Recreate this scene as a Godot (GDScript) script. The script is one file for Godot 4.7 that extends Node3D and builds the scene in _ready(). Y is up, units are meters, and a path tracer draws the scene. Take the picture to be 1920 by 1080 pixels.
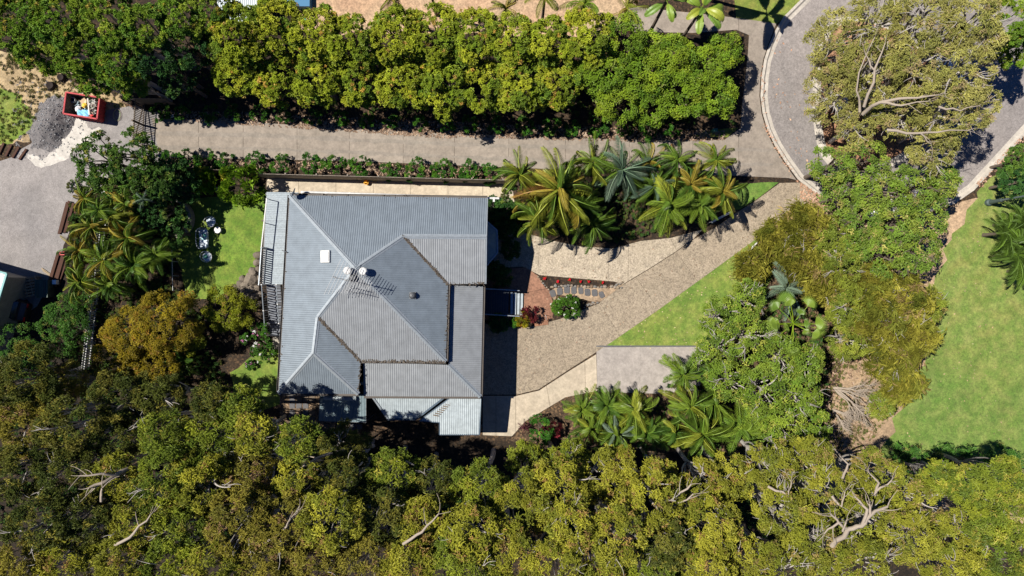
extends Node3D
# A house on its block seen from a drone: y is up, x runs to the right of the photograph, z towards its bottom edge.
const MAP := 0.0425      # metres on the ground for each unit of the survey drawing
const ALT := 55.0        # the drone's height
var rng := RandomNumberGenerator.new()
var used := {}
var M := {}
var MS := {}
var big := FastNoiseLite.new()
var mid := FastNoiseLite.new()
var roadpoly := PackedVector2Array()

class Shape:
	var v := PackedVector3Array()
	var n := PackedVector3Array()
	var c := PackedColorArray()
	var col := Color(1, 1, 1)
	var tinted := false
	func tri(a: Vector3, b: Vector3, d: Vector3) -> void:
		var k := (d - a).cross(b - a).normalized()
		v.push_back(a); v.push_back(b); v.push_back(d)
		n.push_back(k); n.push_back(k); n.push_back(k)
		c.push_back(col); c.push_back(col); c.push_back(col)
	func trin(a: Vector3, b: Vector3, d: Vector3, na: Vector3, nb: Vector3, nd: Vector3) -> void:
		v.push_back(a); v.push_back(b); v.push_back(d)
		n.push_back(na); n.push_back(nb); n.push_back(nd)
		c.push_back(col); c.push_back(col); c.push_back(col)
	func tric(a: Vector3, b: Vector3, d: Vector3, k: Vector3, ca: Color, cb: Color, cd: Color) -> void:
		v.push_back(a); v.push_back(b); v.push_back(d)
		n.push_back(k); n.push_back(k); n.push_back(k)
		c.push_back(ca); c.push_back(cb); c.push_back(cd)
	func quad(a: Vector3, b: Vector3, d: Vector3, e: Vector3) -> void:
		tri(a, b, d); tri(a, d, e)
	func box(t: Transform3D, s: Vector3, taper := 1.0) -> void:
		var h := s * 0.5
		var q := []
		for y in [-1, 1]:
			var w: float = taper if y > 0 else 1.0
			for k in [[-1, -1], [1, -1], [1, 1], [-1, 1]]:
				q.append(t * Vector3(k[0] * h.x * w, y * h.y, k[1] * h.z * w))
		quad(q[4], q[5], q[6], q[7])
		quad(q[3], q[2], q[1], q[0])
		for k in 4:
			var j := (k + 1) % 4
			quad(q[k], q[j], q[4 + j], q[4 + k])
	func cube(at: Vector3, s: Vector3, yaw := 0.0) -> void:
		box(Transform3D(Basis(Vector3.UP, yaw), at), s)
	func tube(p: Array, r: Array, sides := 6, capped := true) -> void:
		var rings := []
		var outs := []
		var last := Vector3.ZERO
		for i in p.size():
			var d: Vector3 = (p[mini(i + 1, p.size() - 1)] - p[maxi(i - 1, 0)]).normalized()
			var a: Vector3 = last
			if i == 0:
				a = d.cross(Vector3.UP if absf(d.y) < 0.9 else Vector3.RIGHT)
			a = (a - d * a.dot(d)).normalized()
			last = a
			var b := d.cross(a)
			var ring := []
			var out := []
			for k in sides:
				var w := TAU * k / sides
				var o := a * cos(w) + b * sin(w)
				out.append(o)
				ring.append(p[i] + o * r[i])
			rings.append(ring)
			outs.append(out)
		for i in p.size() - 1:
			for k in sides:
				var j := (k + 1) % sides
				trin(rings[i][k], rings[i + 1][k], rings[i + 1][j], outs[i][k], outs[i + 1][k], outs[i + 1][j])
				trin(rings[i][k], rings[i + 1][j], rings[i][j], outs[i][k], outs[i + 1][j], outs[i][j])
		if capped:
			for k in sides:
				var j := (k + 1) % sides
				tri(p[0], rings[0][k], rings[0][j])
				tri(p[-1], rings[-1][j], rings[-1][k])
	func bar(a: Vector3, b: Vector3, w: float, h: float) -> void:
		# a straight rectangular member from a to b
		var d := b - a
		var z := d.normalized()
		var x := Vector3.UP.cross(z)
		x = Vector3.RIGHT if x.length() < 0.01 else x.normalized()
		box(Transform3D(Basis(x, z.cross(x), z), (a + b) * 0.5), Vector3(w, h, d.length()))
	func lathe(at: Vector3, prof: Array, sides := 14) -> void:
		# prof: [radius, height] pairs from the bottom up
		for i in prof.size() - 1:
			var s: float = prof[i + 1][1] - prof[i][1]
			var e: float = prof[i + 1][0] - prof[i][0]
			for k in sides:
				var a0 := TAU * k / sides
				var a1 := TAU * (k + 1) / sides
				var d0 := Vector3(cos(a0), 0, sin(a0))
				var d1 := Vector3(cos(a1), 0, sin(a1))
				var n0 := (d0 * s - Vector3.UP * e).normalized()
				var n1 := (d1 * s - Vector3.UP * e).normalized()
				var p0: Vector3 = at + d0 * prof[i][0] + Vector3.UP * prof[i][1]
				var p1: Vector3 = at + d1 * prof[i][0] + Vector3.UP * prof[i][1]
				var q0: Vector3 = at + d0 * prof[i + 1][0] + Vector3.UP * prof[i + 1][1]
				var q1: Vector3 = at + d1 * prof[i + 1][0] + Vector3.UP * prof[i + 1][1]
				trin(p0, p1, q1, n0, n1, n1)
				trin(p0, q1, q0, n0, n1, n0)
	func blob(at: Vector3, r: Vector3, noise: FastNoiseLite, rough := 0.25, rows := 6, cols := 9) -> void:
		# a lumpy stone
		var pt := func(i: int, k: int) -> Vector3:
			var a := PI * i / rows
			var b := TAU * (k % cols) / cols
			var d := Vector3(sin(a) * cos(b), cos(a), sin(a) * sin(b))
			return at + d * r * (1.0 + rough * noise.get_noise_3dv(at * 13.0 + d * 1.4) * 2.0)
		for i in rows:
			for k in cols:
				var a: Vector3 = pt.call(i, k)
				var b: Vector3 = pt.call(i, k + 1)
				var d: Vector3 = pt.call(i + 1, k + 1)
				var e: Vector3 = pt.call(i + 1, k)
				if i > 0: tri(a, b, d)
				if i < rows - 1: tri(a, d, e)
	func done(m: Material) -> ArrayMesh:
		var arr := []
		arr.resize(Mesh.ARRAY_MAX)
		arr[Mesh.ARRAY_VERTEX] = v
		arr[Mesh.ARRAY_NORMAL] = n
		if tinted: arr[Mesh.ARRAY_COLOR] = c
		var a := ArrayMesh.new()
		a.add_surface_from_arrays(Mesh.PRIMITIVE_TRIANGLES, arr)
		a.surface_set_material(0, m)
		return a

# ---------------------------------------------------------------- helpers
func P(px: float, py: float, h := 0.0) -> Vector3:
	var k := (1.0 - h / ALT) * MAP
	return Vector3((px - 960.0) * k, h, (py - 540.0) * k)
func P2(px: float, py: float, h := 0.0) -> Vector2:
	var p := P(px, py, h)
	return Vector2(p.x, p.z)
func poly(list: Array, h := 0.0) -> PackedVector2Array:
	var r := PackedVector2Array()
	for i in range(0, list.size(), 2): r.append(P2(list[i], list[i + 1], h))
	return r
func rr(a: float, b: float) -> float: return rng.randf_range(a, b)
func pick(a: Array): return a[rng.randi() % a.size()]
func lin(r: float, g: float, b: float) -> Color: return Color(r, g, b).linear_to_srgb()
func numbered(n: String) -> String:
	if not used.has(n):
		used[n] = 0
		return n
	used[n] += 1
	return "%s_%03d" % [n, used[n]]
func ordinal(i: int) -> String:
	var w := "first second third fourth fifth sixth seventh eighth ninth tenth eleventh twelfth thirteenth fourteenth fifteenth sixteenth seventeenth eighteenth nineteenth twentieth".split(" ")
	return w[i] if i < 20 else "twenty-" + w[i - 20]
func tag(o: Node3D, label: String, cat := "", group := "") -> Node3D:
	if label: o.set_meta("label", label)
	if cat: o.set_meta("category", cat)
	if group: o.set_meta("group", group)
	return o
func thing(called: String, label: String, cat: String, at := Vector3.ZERO, group := "") -> Node3D:
	var o := Node3D.new()
	o.name = numbered(called)
	o.position = at
	add_child(o, true)
	tag(o, label, cat, group)
	return o
func obj(called: String, mesh: Mesh, parent: Node3D = null, at := Vector3.ZERO) -> MeshInstance3D:
	var o := MeshInstance3D.new()
	o.mesh = mesh
	o.position = at
	o.name = called if parent else numbered(called)
	(parent if parent else self).add_child(o, true)
	return o
func structure(called: String, mesh: Mesh, parent: Node3D = null) -> MeshInstance3D:
	var o := obj(called, mesh, parent)
	if parent == null: o.set_meta("kind", "structure")
	return o
func swarm(called: String, mesh: Mesh, ts: Array, cs: Array, parent: Node3D = null, at := Vector3.ZERO) -> MultiMeshInstance3D:
	var mm := MultiMesh.new()
	mm.transform_format = MultiMesh.TRANSFORM_3D
	mm.use_colors = true
	mm.mesh = mesh
	mm.instance_count = ts.size()
	for i in ts.size():
		mm.set_instance_transform(i, ts[i])
		mm.set_instance_color(i, cs[i])
	var o := MultiMeshInstance3D.new()
	o.multimesh = mm
	o.position = at
	o.name = called if parent else numbered(called)
	o.set_meta("kind", "stuff")
	(parent if parent else self).add_child(o, true)
	return o
func mat(called: String, c: Color, rough := 0.85, tex: Texture2D = null, size := 6.0, metal := 0.0) -> StandardMaterial3D:
	var m := StandardMaterial3D.new()
	m.resource_name = called
	m.albedo_color = c.linear_to_srgb()
	m.roughness = rough
	m.metallic = metal
	m.cull_mode = BaseMaterial3D.CULL_DISABLED
	m.vertex_color_use_as_albedo = true
	if tex:
		m.albedo_texture = tex
		m.uv1_triplanar = true
		m.uv1_world_triplanar = true
		m.uv1_scale = Vector3.ONE / size
	M[called] = m
	return m

# ---------------------------------------------------------------- computed textures (colour, grain and wear only)
const TS := 512
func noise_bytes(kind: int, freq: float, oct: int, sd: int, cell := -1) -> PackedByteArray:
	var f := FastNoiseLite.new()
	f.noise_type = kind
	f.frequency = freq
	f.seed = sd
	f.fractal_octaves = oct
	f.fractal_type = FastNoiseLite.FRACTAL_FBM if oct > 1 else FastNoiseLite.FRACTAL_NONE
	if cell >= 0: f.cellular_return_type = cell
	var im := f.get_seamless_image(TS, TS)
	im.convert(Image.FORMAT_L8)
	return im.get_data()
func tex(f: Callable) -> ImageTexture:
	var b := PackedByteArray()
	b.resize(TS * TS * 3)
	for i in TS * TS:
		var c: Color = f.call(i)
		b[i * 3] = clampi(int(c.r * 255.0), 0, 255)
		b[i * 3 + 1] = clampi(int(c.g * 255.0), 0, 255)
		b[i * 3 + 2] = clampi(int(c.b * 255.0), 0, 255)
	return ImageTexture.create_from_image(Image.create_from_data(TS, TS, false, Image.FORMAT_RGB8, b))

func make_materials() -> void:
	var fine := noise_bytes(FastNoiseLite.TYPE_VALUE, 0.45, 2, 3)
	var cloud := noise_bytes(FastNoiseLite.TYPE_SIMPLEX_SMOOTH, 0.02, 5, 5)
	var blot := noise_bytes(FastNoiseLite.TYPE_SIMPLEX_SMOOTH, 0.06, 4, 9)
	var peb := noise_bytes(FastNoiseLite.TYPE_CELLULAR, 0.2, 1, 11, FastNoiseLite.RETURN_CELL_VALUE)
	var peb2 := noise_bytes(FastNoiseLite.TYPE_CELLULAR, 0.12, 1, 17, FastNoiseLite.RETURN_CELL_VALUE)
	var gap := noise_bytes(FastNoiseLite.TYPE_CELLULAR, 0.12, 1, 17, FastNoiseLite.RETURN_DISTANCE)
	var t_lawn := tex(func(i):
		var k := fine[i] / 255.0; var d := blot[i] / 255.0; var e := cloud[i] / 255.0
		return Color(0.42, 0.515, 0.225).lerp(Color(0.54, 0.575, 0.31), clampf(e * 1.6 - 0.35, 0, 1)) * (0.74 + 0.34 * k + 0.2 * (d - 0.5)))
	var t_conc := tex(func(i):
		var k := fine[i] / 255.0; var d := blot[i] / 255.0; var e := cloud[i] / 255.0
		return Color(0.78, 0.76, 0.73) * (0.86 + 0.12 * k + 0.12 * (d - 0.5) + 0.14 * (e - 0.5)))
	var t_agg := tex(func(i):
		var k := peb[i] / 255.0; var d := peb2[i] / 255.0; var e := cloud[i] / 255.0
		var c := Color(0.68, 0.65, 0.60).lerp(Color(0.86, 0.825, 0.775), k)
		if d > 0.82: c = c.lerp(Color(0.56, 0.53, 0.50), 0.4)
		return c * (0.86 + 0.12 * (e - 0.5) + 0.16 * fine[i] / 255.0))
	var t_asph := tex(func(i):
		var k := fine[i] / 255.0; var d := peb[i] / 255.0; var e := cloud[i] / 255.0; var q := blot[i] / 255.0
		return Color(0.62, 0.60, 0.59) * (0.80 + 0.2 * k + 0.12 * d + 0.10 * (e - 0.5) + 0.10 * (q - 0.5)))
	var t_litter := tex(func(i):
		var k := peb[i] / 255.0; var d := peb2[i] / 255.0; var g := gap[i] / 255.0; var e := blot[i] / 255.0
		var c := Color(0.28, 0.23, 0.18).lerp(Color(0.58, 0.49, 0.39), k * 0.75 + d * 0.25)
		if d > 0.8: c = Color(0.66, 0.55, 0.43)
		return c * (0.55 + 0.5 * e + 0.15 * g))
	var t_dirt := tex(func(i):
		var k := fine[i] / 255.0; var d := blot[i] / 255.0; var e := cloud[i] / 255.0
		return Color(0.80, 0.72, 0.63) * (0.74 + 0.2 * k + 0.25 * (d - 0.5) + 0.2 * (e - 0.5)))
	var t_metal := tex(func(i):
		var k := fine[i] / 255.0; var d := blot[i] / 255.0; var e := cloud[i] / 255.0
		return Color(0.90, 0.90, 0.90) * (0.93 + 0.05 * k + 0.05 * (d - 0.5) + 0.16 * (e - 0.5)))
	var t_wood := tex(func(i):
		var k := fine[(i / TS) * TS + ((i % TS) / 24)] / 255.0; var d := blot[i] / 255.0; var e := fine[i] / 255.0
		return Color(0.78, 0.74, 0.69) * (0.72 + 0.3 * k + 0.2 * (d - 0.5) + 0.08 * e))
	var t_bark := tex(func(i):
		var k := fine[i] / 255.0; var d := blot[i] / 255.0; var g := gap[i] / 255.0
		return Color(0.80, 0.76, 0.71) * (0.60 + 0.2 * k + 0.5 * (d - 0.4) + 0.15 * g))
	mat("lawn", Color(1, 1, 1), 0.95, t_lawn, 12.0)
	mat("concrete", Color(1, 1, 1), 0.9, t_conc, 9.0)
	mat("aggregate", Color(1, 1, 1), 0.9, t_agg, 6.5)
	mat("asphalt", Color(1, 1, 1), 0.92, t_asph, 11.0)
	mat("litter", Color(1, 1, 1), 0.95, t_litter, 8.0)
	mat("dirt", Color(1, 1, 1), 0.95, t_dirt, 7.0)
	mat("gravel", Color(1, 1, 1), 0.95, t_asph, 6.0)
	mat("roof", Color(0.225, 0.272, 0.322), 0.5, t_metal, 9.0, 0.3)
	mat("roof_old", Color(0.30, 0.322, 0.348), 0.55, t_metal, 9.0, 0.25)
	mat("roof_pale", Color(0.46, 0.53, 0.57), 0.5, t_metal, 5.0, 0.2)
	mat("ridge", Color(0.38, 0.43, 0.48), 0.45, t_metal, 3.0, 0.35)
	mat("zinc", Color(0.17, 0.175, 0.185), 0.5, t_metal, 3.0, 0.3)
	mat("gutter", Color(0.09, 0.075, 0.065), 0.6, t_metal, 3.0)
	mat("navy", Color(0.02, 0.032, 0.05), 0.5, t_metal, 3.0)
	mat("slate_blue", Color(0.05, 0.09, 0.14), 0.5, t_metal, 3.0)
	mat("white", Color(0.78, 0.78, 0.77), 0.5, t_metal, 3.0)
	mat("wall", Color(0.62, 0.60, 0.55), 0.85, t_conc, 6.0)
	mat("deck", Color(0.42, 0.49, 0.54), 0.75, t_metal, 2.0)
	mat("tread", Color(0.17, 0.19, 0.23), 0.7, t_metal, 2.0)
	mat("timber", Color(0.30, 0.26, 0.22), 0.9, t_wood, 2.0)
	mat("timber_dark", Color(0.14, 0.065, 0.045), 0.9, t_wood, 2.0)
	mat("timber_pale", Color(0.62, 0.54, 0.42), 0.85, t_wood, 2.0)
	mat("bark", Color(0.34, 0.30, 0.27), 0.95, t_bark, 1.6)
	mat("bark_pale", Color(0.52, 0.48, 0.44), 0.9, t_metal, 1.6)
	mat("limb", Color(0.86, 0.81, 0.76), 0.9, t_bark, 0.9)
	mat("timber_grey", Color(0.55, 0.54, 0.53), 0.9, t_wood, 2.0)
	mat("stone", Color(1, 1, 1), 0.9, t_bark, 1.2)
	mat("slate", Color(0.19, 0.20, 0.23), 0.8, t_conc, 2.0)
	mat("plain", Color(1, 1, 1), 0.6)
	mat("glossy", Color(1, 1, 1), 0.3)
	mat("steel", Color(0.42, 0.43, 0.44), 0.5, null, 1.0, 0.1)
	mat("leaf", Color(1, 1, 1), 0.55)
	M.leaf.backlight_enabled = true
	M.leaf.backlight = Color(0.5, 0.5, 0.5)
	M.leaf.metallic_specular = 0.35
	mat("frond", Color(1, 1, 1), 0.45)
	M.frond.backlight_enabled = true
	M.frond.backlight = Color(0.4, 0.4, 0.4)
	var glass := mat("glass", Color(0.02, 0.03, 0.04), 0.08)
	glass.metallic_specular = 0.7
	mat("tinted_sheet", Color(0.20, 0.27, 0.30), 0.35, t_metal, 3.0)

# ---------------------------------------------------------------- sheets of ground
func ruffle(p: PackedVector2Array, amp: float, step := 0.7) -> PackedVector2Array:
	var r := PackedVector2Array()
	for i in p.size():
		var a := p[i]
		var b := p[(i + 1) % p.size()]
		var m := maxi(1, int(a.distance_to(b) / step))
		for k in m:
			var q := a.lerp(b, float(k) / m)
			r.append(q + Vector2(mid.get_noise_2d(q.x * 9.0, q.y * 9.0), mid.get_noise_2d(q.x * 9.0 + 300.0, q.y * 9.0)) * amp * 2.0)
	return r
func tint_fn(a: Color, b: Color, speckle := 0.0) -> Callable:
	return func(x: float, z: float) -> Color:
		var t := clampf(0.5 + big.get_noise_2d(x, z) * 1.1 + mid.get_noise_2d(x, z) * 0.45, 0.0, 1.0)
		return a.lerp(b, t) * (1.0 + speckle * mid.get_noise_2d(x * 5.0, z * 5.0) + speckle * 0.8 * mid.get_noise_2d(x * 1.7 + 90.0, z * 1.7))
func flat_into(st: Shape, p: PackedVector2Array, y: float, cell: float, tint: Callable) -> void:
	var lo := Vector2(INF, INF)
	var hi := -lo
	for q in p:
		lo = lo.min(q)
		hi = hi.max(q)
	st.tinted = true
	for i in range(int(floor(lo.x / cell)), int(ceil(hi.x / cell))):
		for k in range(int(floor(lo.y / cell)), int(ceil(hi.y / cell))):
			var x := i * cell
			var z := k * cell
			var sq := PackedVector2Array([Vector2(x, z), Vector2(x + cell, z), Vector2(x + cell, z + cell), Vector2(x, z + cell)])
			for piece in Geometry2D.intersect_polygons(p, sq):
				facets(st, piece, y, tint)
func facets(st: Shape, piece: PackedVector2Array, y: float, tint: Callable) -> void:
	var ids := Geometry2D.triangulate_polygon(piece)
	for t in range(0, ids.size(), 3):
		var a := piece[ids[t]]
		var b := piece[ids[t + 1]]
		var d := piece[ids[t + 2]]
		if (b - a).cross(d - a) < 0.0:
			var s := b
			b = d
			d = s
		st.tric(Vector3(a.x, y, a.y), Vector3(b.x, y, b.y), Vector3(d.x, y, d.y), Vector3.UP, tint.call(a.x, a.y), tint.call(b.x, b.y), tint.call(d.x, d.y))
func skirt(st: Shape, p: PackedVector2Array, y0: float, y1: float) -> void:
	for i in p.size():
		var a := p[i]
		var b := p[(i + 1) % p.size()]
		st.quad(Vector3(a.x, y0, a.y), Vector3(b.x, y0, b.y), Vector3(b.x, y1, b.y), Vector3(a.x, y1, a.y))
func sheet(called: String, p: PackedVector2Array, y: float, m: String, a: Color, b: Color, cell := 0.8, speckle := 0.1, deep := 0.0) -> MeshInstance3D:
	var st := Shape.new()
	flat_into(st, p, y, cell, tint_fn(a, b, speckle))
	if deep > 0.0:
		st.col = a
		skirt(st, p, y - deep, y)
	return structure(called, st.done(M[m]))
func slabs(called: String, slab_name: String, outline: PackedVector2Array, cuts: Array, y: float, m: String, a: Color, b: Color, joint := 0.02, thick := 0.1) -> Node3D:
	# one paved surface: a bed, and on it each slab between the joints as a piece of its own. cuts are [x0, y0, x1, y1] lines
	var bed := sheet(called, outline, y - 0.02, m, a * 0.42, b * 0.42, 2.0, 0.1, thick)
	var pieces := [outline]
	for c in cuts:
		var p0 := P2(c[0], c[1])
		var p1 := P2(c[2], c[3])
		var d := (p1 - p0).normalized()
		var n := d.orthogonal()
		p0 -= d * 60.0
		p1 += d * 60.0
		if c.size() > 4:
			p0 = P2(c[0], c[1])
			p1 = P2(c[2], c[3])
		var next := []
		for q in pieces:
			for side in [1.0, -1.0]:
				var half := PackedVector2Array([p0, p1, p1 + n * side * 120.0, p0 + n * side * 120.0])
				for piece in Geometry2D.intersect_polygons(q, half): next.append(piece)
		pieces = next
	for q in pieces:
		for inner in Geometry2D.offset_polygon(q, -joint * 0.5):
			var st := Shape.new()
			var shade := rr(0.95, 1.04)
			flat_into(st, inner, y, 0.8, tint_fn(a * shade, b * shade, 0.08))
			st.col = a
			skirt(st, inner, y - 0.03, y)
			obj(slab_name, st.done(M[m]), bed)
	return bed

# ---------------------------------------------------------------- camera, sky, sun
func _ready() -> void:
	var cam := Camera3D.new()
	cam.name = "camera"
	cam.position = Vector3(0, ALT, 0)
	cam.rotation_degrees = Vector3(-90, 0, 0)
	cam.fov = rad_to_deg(2.0 * atan(540.0 * MAP / ALT))
	cam.near = 0.5
	cam.far = 900.0
	add_child(cam)
	cam.current = true
	var sky_m := ProceduralSkyMaterial.new()
	sky_m.sky_top_color = Color(0.16, 0.33, 0.62)
	sky_m.sky_horizon_color = Color(0.56, 0.68, 0.80)
	sky_m.sky_curve = 0.12
	sky_m.ground_bottom_color = Color(0.12, 0.13, 0.08)
	sky_m.ground_horizon_color = Color(0.40, 0.45, 0.45)
	sky_m.sky_energy_multiplier = 0.65
	sky_m.sun_angle_max = 4.0
	var env := Environment.new()
	env.background_mode = Environment.BG_SKY
	env.sky = Sky.new()
	env.sky.sky_material = sky_m
	env.tonemap_mode = Environment.TONE_MAPPER_LINEAR
	env.tonemap_exposure = 1.55
	env.sdfgi_enabled = true
	env.ssao_enabled = true
	env.ssil_enabled = true
	var we := WorldEnvironment.new()
	we.name = "world_environment"
	we.environment = env
	add_child(we)
	var sun := DirectionalLight3D.new()
	sun.name = "sun"
	sun.light_energy = 1.5
	sun.light_color = Color(1.0, 0.972, 0.925)
	sun.light_angular_distance = 0.5
	sun.shadow_enabled = true
	sun.basis = Basis.looking_at(Vector3(0.62, -1.0, 0.15).normalized(), Vector3.UP)
	add_child(sun)

	rng.seed = 20240611
	big.seed = 4
	big.frequency = 0.05
	big.noise_type = FastNoiseLite.TYPE_SIMPLEX_SMOOTH
	mid.seed = 8
	mid.frequency = 0.28
	mid.noise_type = FastNoiseLite.TYPE_SIMPLEX_SMOOTH
	make_materials()
	build_ground()
	build_house()
	build_left_yard()
	build_garden()
	build_street()
	build_trees()

# ---------------------------------------------------------------- ground, roads, paths, lawns
func build_ground() -> void:
	roadpoly = poly([1512, -10, 1490, 12, 1470, 32, 1455, 57, 1443, 84, 1434, 112, 1429, 145, 1427, 180, 1431, 212, 1440, 243, 1454, 273, 1473, 303, 1497, 336, 1530, 362, 1570, 383, 1620, 397, 1680, 402, 1740, 398, 1790, 381, 1826, 356, 1870, 308, 1925, 248, 1990, 180, 2060, 90, 2140, -30, 2200, -160, 1600, -160])
	# the ground: fine near the block, coarse out to the horizon, open where the road lies lower
	var xs := []
	var zs := []
	for x in range(-46, 47): xs.append(float(x))
	for z in range(-28, 29): zs.append(float(z))
	for far in [60.0, 90.0, 150.0, 260.0, 420.0]:
		xs.append(far); xs.push_front(-far)
		zs.append(far); zs.push_front(-far)
	var st := Shape.new()
	st.tinted = true
	var shade := tint_fn(Color(0.20, 0.18, 0.15), Color(0.38, 0.33, 0.27), 0.2)
	for i in xs.size() - 1:
		for k in zs.size() - 1:
			var sq := PackedVector2Array([Vector2(xs[i], zs[k]), Vector2(xs[i + 1], zs[k]), Vector2(xs[i + 1], zs[k + 1]), Vector2(xs[i], zs[k + 1])])
			for piece in Geometry2D.clip_polygons(sq, roadpoly):
				facets(st, piece, 0.0, shade)
	structure("ground", st.done(M.litter))
	# the turning circle and the street
	sheet("road", roadpoly, -0.12, "asphalt", Color(0.62, 0.61, 0.61), Color(0.78, 0.75, 0.735), 1.0, 0.1)
	kerb("road_kerb", [[1512, -10], [1490, 12], [1470, 32], [1455, 57], [1443, 84], [1434, 112], [1429, 145], [1427, 180], [1431, 212], [1440, 243], [1454, 273], [1473, 303], [1497, 336], [1530, 362], [1570, 383], [1620, 397], [1680, 402], [1740, 398], [1790, 381], [1826, 356], [1870, 308], [1925, 248], [1990, 180], [2060, 90]])
	# the planted island in the turning circle
	var ring := []
	for k in 40:
		var w := TAU * k / 40.0
		ring.append([1628 + 112 * cos(w) + 22 * cos(2 * w), 178 + 138 * sin(w)])
	var flat := []
	for q in ring: flat.append_array(q)
	var isl := sheet("traffic_island", ruffle(poly(flat), 0.05), 0.03, "dirt", Color(0.62, 0.40, 0.30), Color(0.78, 0.58, 0.45), 0.9, 0.2, 0.15)
	isl.name = "island_ground"
	ring.append(ring[0])
	kerb("island_kerb", ring)
	# lawns and the forest floor
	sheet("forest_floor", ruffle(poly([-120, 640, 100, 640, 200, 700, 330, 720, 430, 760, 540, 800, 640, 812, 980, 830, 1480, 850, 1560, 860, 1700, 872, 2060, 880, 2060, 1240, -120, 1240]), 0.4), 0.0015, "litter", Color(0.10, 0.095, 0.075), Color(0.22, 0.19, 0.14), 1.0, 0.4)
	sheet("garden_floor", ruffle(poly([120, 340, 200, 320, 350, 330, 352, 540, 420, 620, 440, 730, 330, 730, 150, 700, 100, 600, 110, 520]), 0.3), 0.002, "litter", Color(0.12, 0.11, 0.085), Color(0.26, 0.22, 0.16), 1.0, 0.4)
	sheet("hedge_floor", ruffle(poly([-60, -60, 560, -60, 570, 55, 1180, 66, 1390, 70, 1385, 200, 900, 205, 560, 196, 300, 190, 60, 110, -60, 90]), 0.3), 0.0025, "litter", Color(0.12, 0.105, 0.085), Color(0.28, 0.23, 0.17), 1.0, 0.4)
	sheet("park_lawn", ruffle(poly([1640, 870, 1668, 800, 1735, 690, 1748, 590, 1770, 470, 1800, 412, 1830, 378, 1868, 340, 1935, 278, 2010, 280, 2060, 520, 2060, 900, 1900, 880, 1780, 850, 1700, 866]), 0.7), 0.005, "lawn", Color(0.72, 0.86, 0.72), Color(1.12, 1.0, 0.95), 0.7, 0.2)
	sheet("park_verge", ruffle(poly([1540, 980, 1560, 760, 1600, 640, 1560, 560, 1480, 480, 1440, 470, 1500, 372, 1540, 378, 1640, 405, 1760, 400, 1830, 370, 1850, 380, 1800, 440, 1780, 560, 1770, 700, 1690, 830, 1720, 900, 1960, 880, 1960, 1000]), 0.3), 0.002, "dirt", Color(0.60, 0.54, 0.44), Color(0.92, 0.82, 0.70), 0.8, 0.2)
	sheet("front_lawn", ruffle(poly([1118, 650, 1130, 640, 1230, 572, 1320, 506, 1398, 455, 1440, 438, 1450, 520, 1400, 600, 1330, 660, 1305, 652]), 0.06), 0.006, "lawn", Color(0.66, 0.88, 0.66), Color(1.0, 0.98, 0.74), 0.6, 0.22)
	sheet("shaded_garden", ruffle(poly([1300, 650, 1330, 560, 1420, 470, 1500, 480, 1560, 600, 1545, 760, 1490, 860, 1040, 840, 960, 830, 985, 790, 1060, 745, 1120, 732, 1300, 730]), 0.2), 0.003, "litter", Color(0.42, 0.38, 0.34), Color(0.66, 0.60, 0.52), 0.9, 0.3)
	sheet("corner_lawn", ruffle(poly([1372, 344, 1460, 342, 1412, 378, 1386, 392, 1352, 398, 1350, 352]), 0.05), 0.006, "lawn", Color(0.55, 0.82, 0.55), Color(0.80, 0.90, 0.62), 0.7, 0.12)
	sheet("back_lawn", ruffle(poly([352, 372, 430, 366, 505, 362, 500, 420, 488, 470, 474, 508, 448, 532, 400, 560, 350, 560, 330, 470]), 0.12), 0.006, "lawn", Color(0.66, 0.84, 0.44), Color(1.05, 1.05, 0.56), 0.6, 0.22)
	sheet("side_lawn", ruffle(poly([478, 664, 520, 640, 560, 650, 560, 745, 500, 770, 440, 752, 430, 700]), 0.15), 0.006, "lawn", Color(0.66, 0.80, 0.45), Color(1.0, 0.96, 0.66), 0.7, 0.2)
	sheet("street_lawn", ruffle(poly([1380, 34, 1372, -40, 1530, -40, 1512, -10, 1490, 12, 1470, 32, 1456, 45, 1420, 40]), 0.05), 0.006, "lawn", Color(0.80, 0.78, 0.50), Color(1.0, 0.92, 0.68), 0.7, 0.15)
	sheet("weedy_grass", ruffle(poly([-60, 150, -10, 160, 40, 185, 62, 225, 48, 258, 20, 268, -60, 280]), 0.4, 0.4), 0.008, "lawn", Color(0.60, 0.80, 0.44), Color(1.15, 1.1, 0.75), 0.5, 0.5)
	sheet("dry_grass", ruffle(poly([-60, 85, 40, 105, 130, 150, 230, 180, 245, 212, 180, 206, 120, 180, 70, 210, 50, 262, -60, 285]), 0.35, 0.4), 0.004, "dirt", Color(0.62, 0.60, 0.42), Color(1.0, 0.93, 0.74), 0.6, 0.5)
	sheet("sandy_yard", ruffle(poly([560, -60, 1200, -60, 1190, 20, 1130, 70, 560, 60]), 0.2), 0.004, "dirt", Color(0.98, 0.80, 0.68), Color(1.12, 0.95, 0.80), 0.9, 0.1)
	# gravel yard on the left
	sheet("gravel_yard", ruffle(poly([-90, 322, 20, 296, 70, 262, 120, 226, 180, 210, 252, 198, 300, 214, 300, 306, 240, 330, 150, 372, 128, 440, 108, 500, 84, 560, 40, 600, -90, 620]), 0.18), 0.008, "gravel", Color(0.62, 0.63, 0.65), Color(0.86, 0.85, 0.845), 0.8, 0.16)
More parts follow.
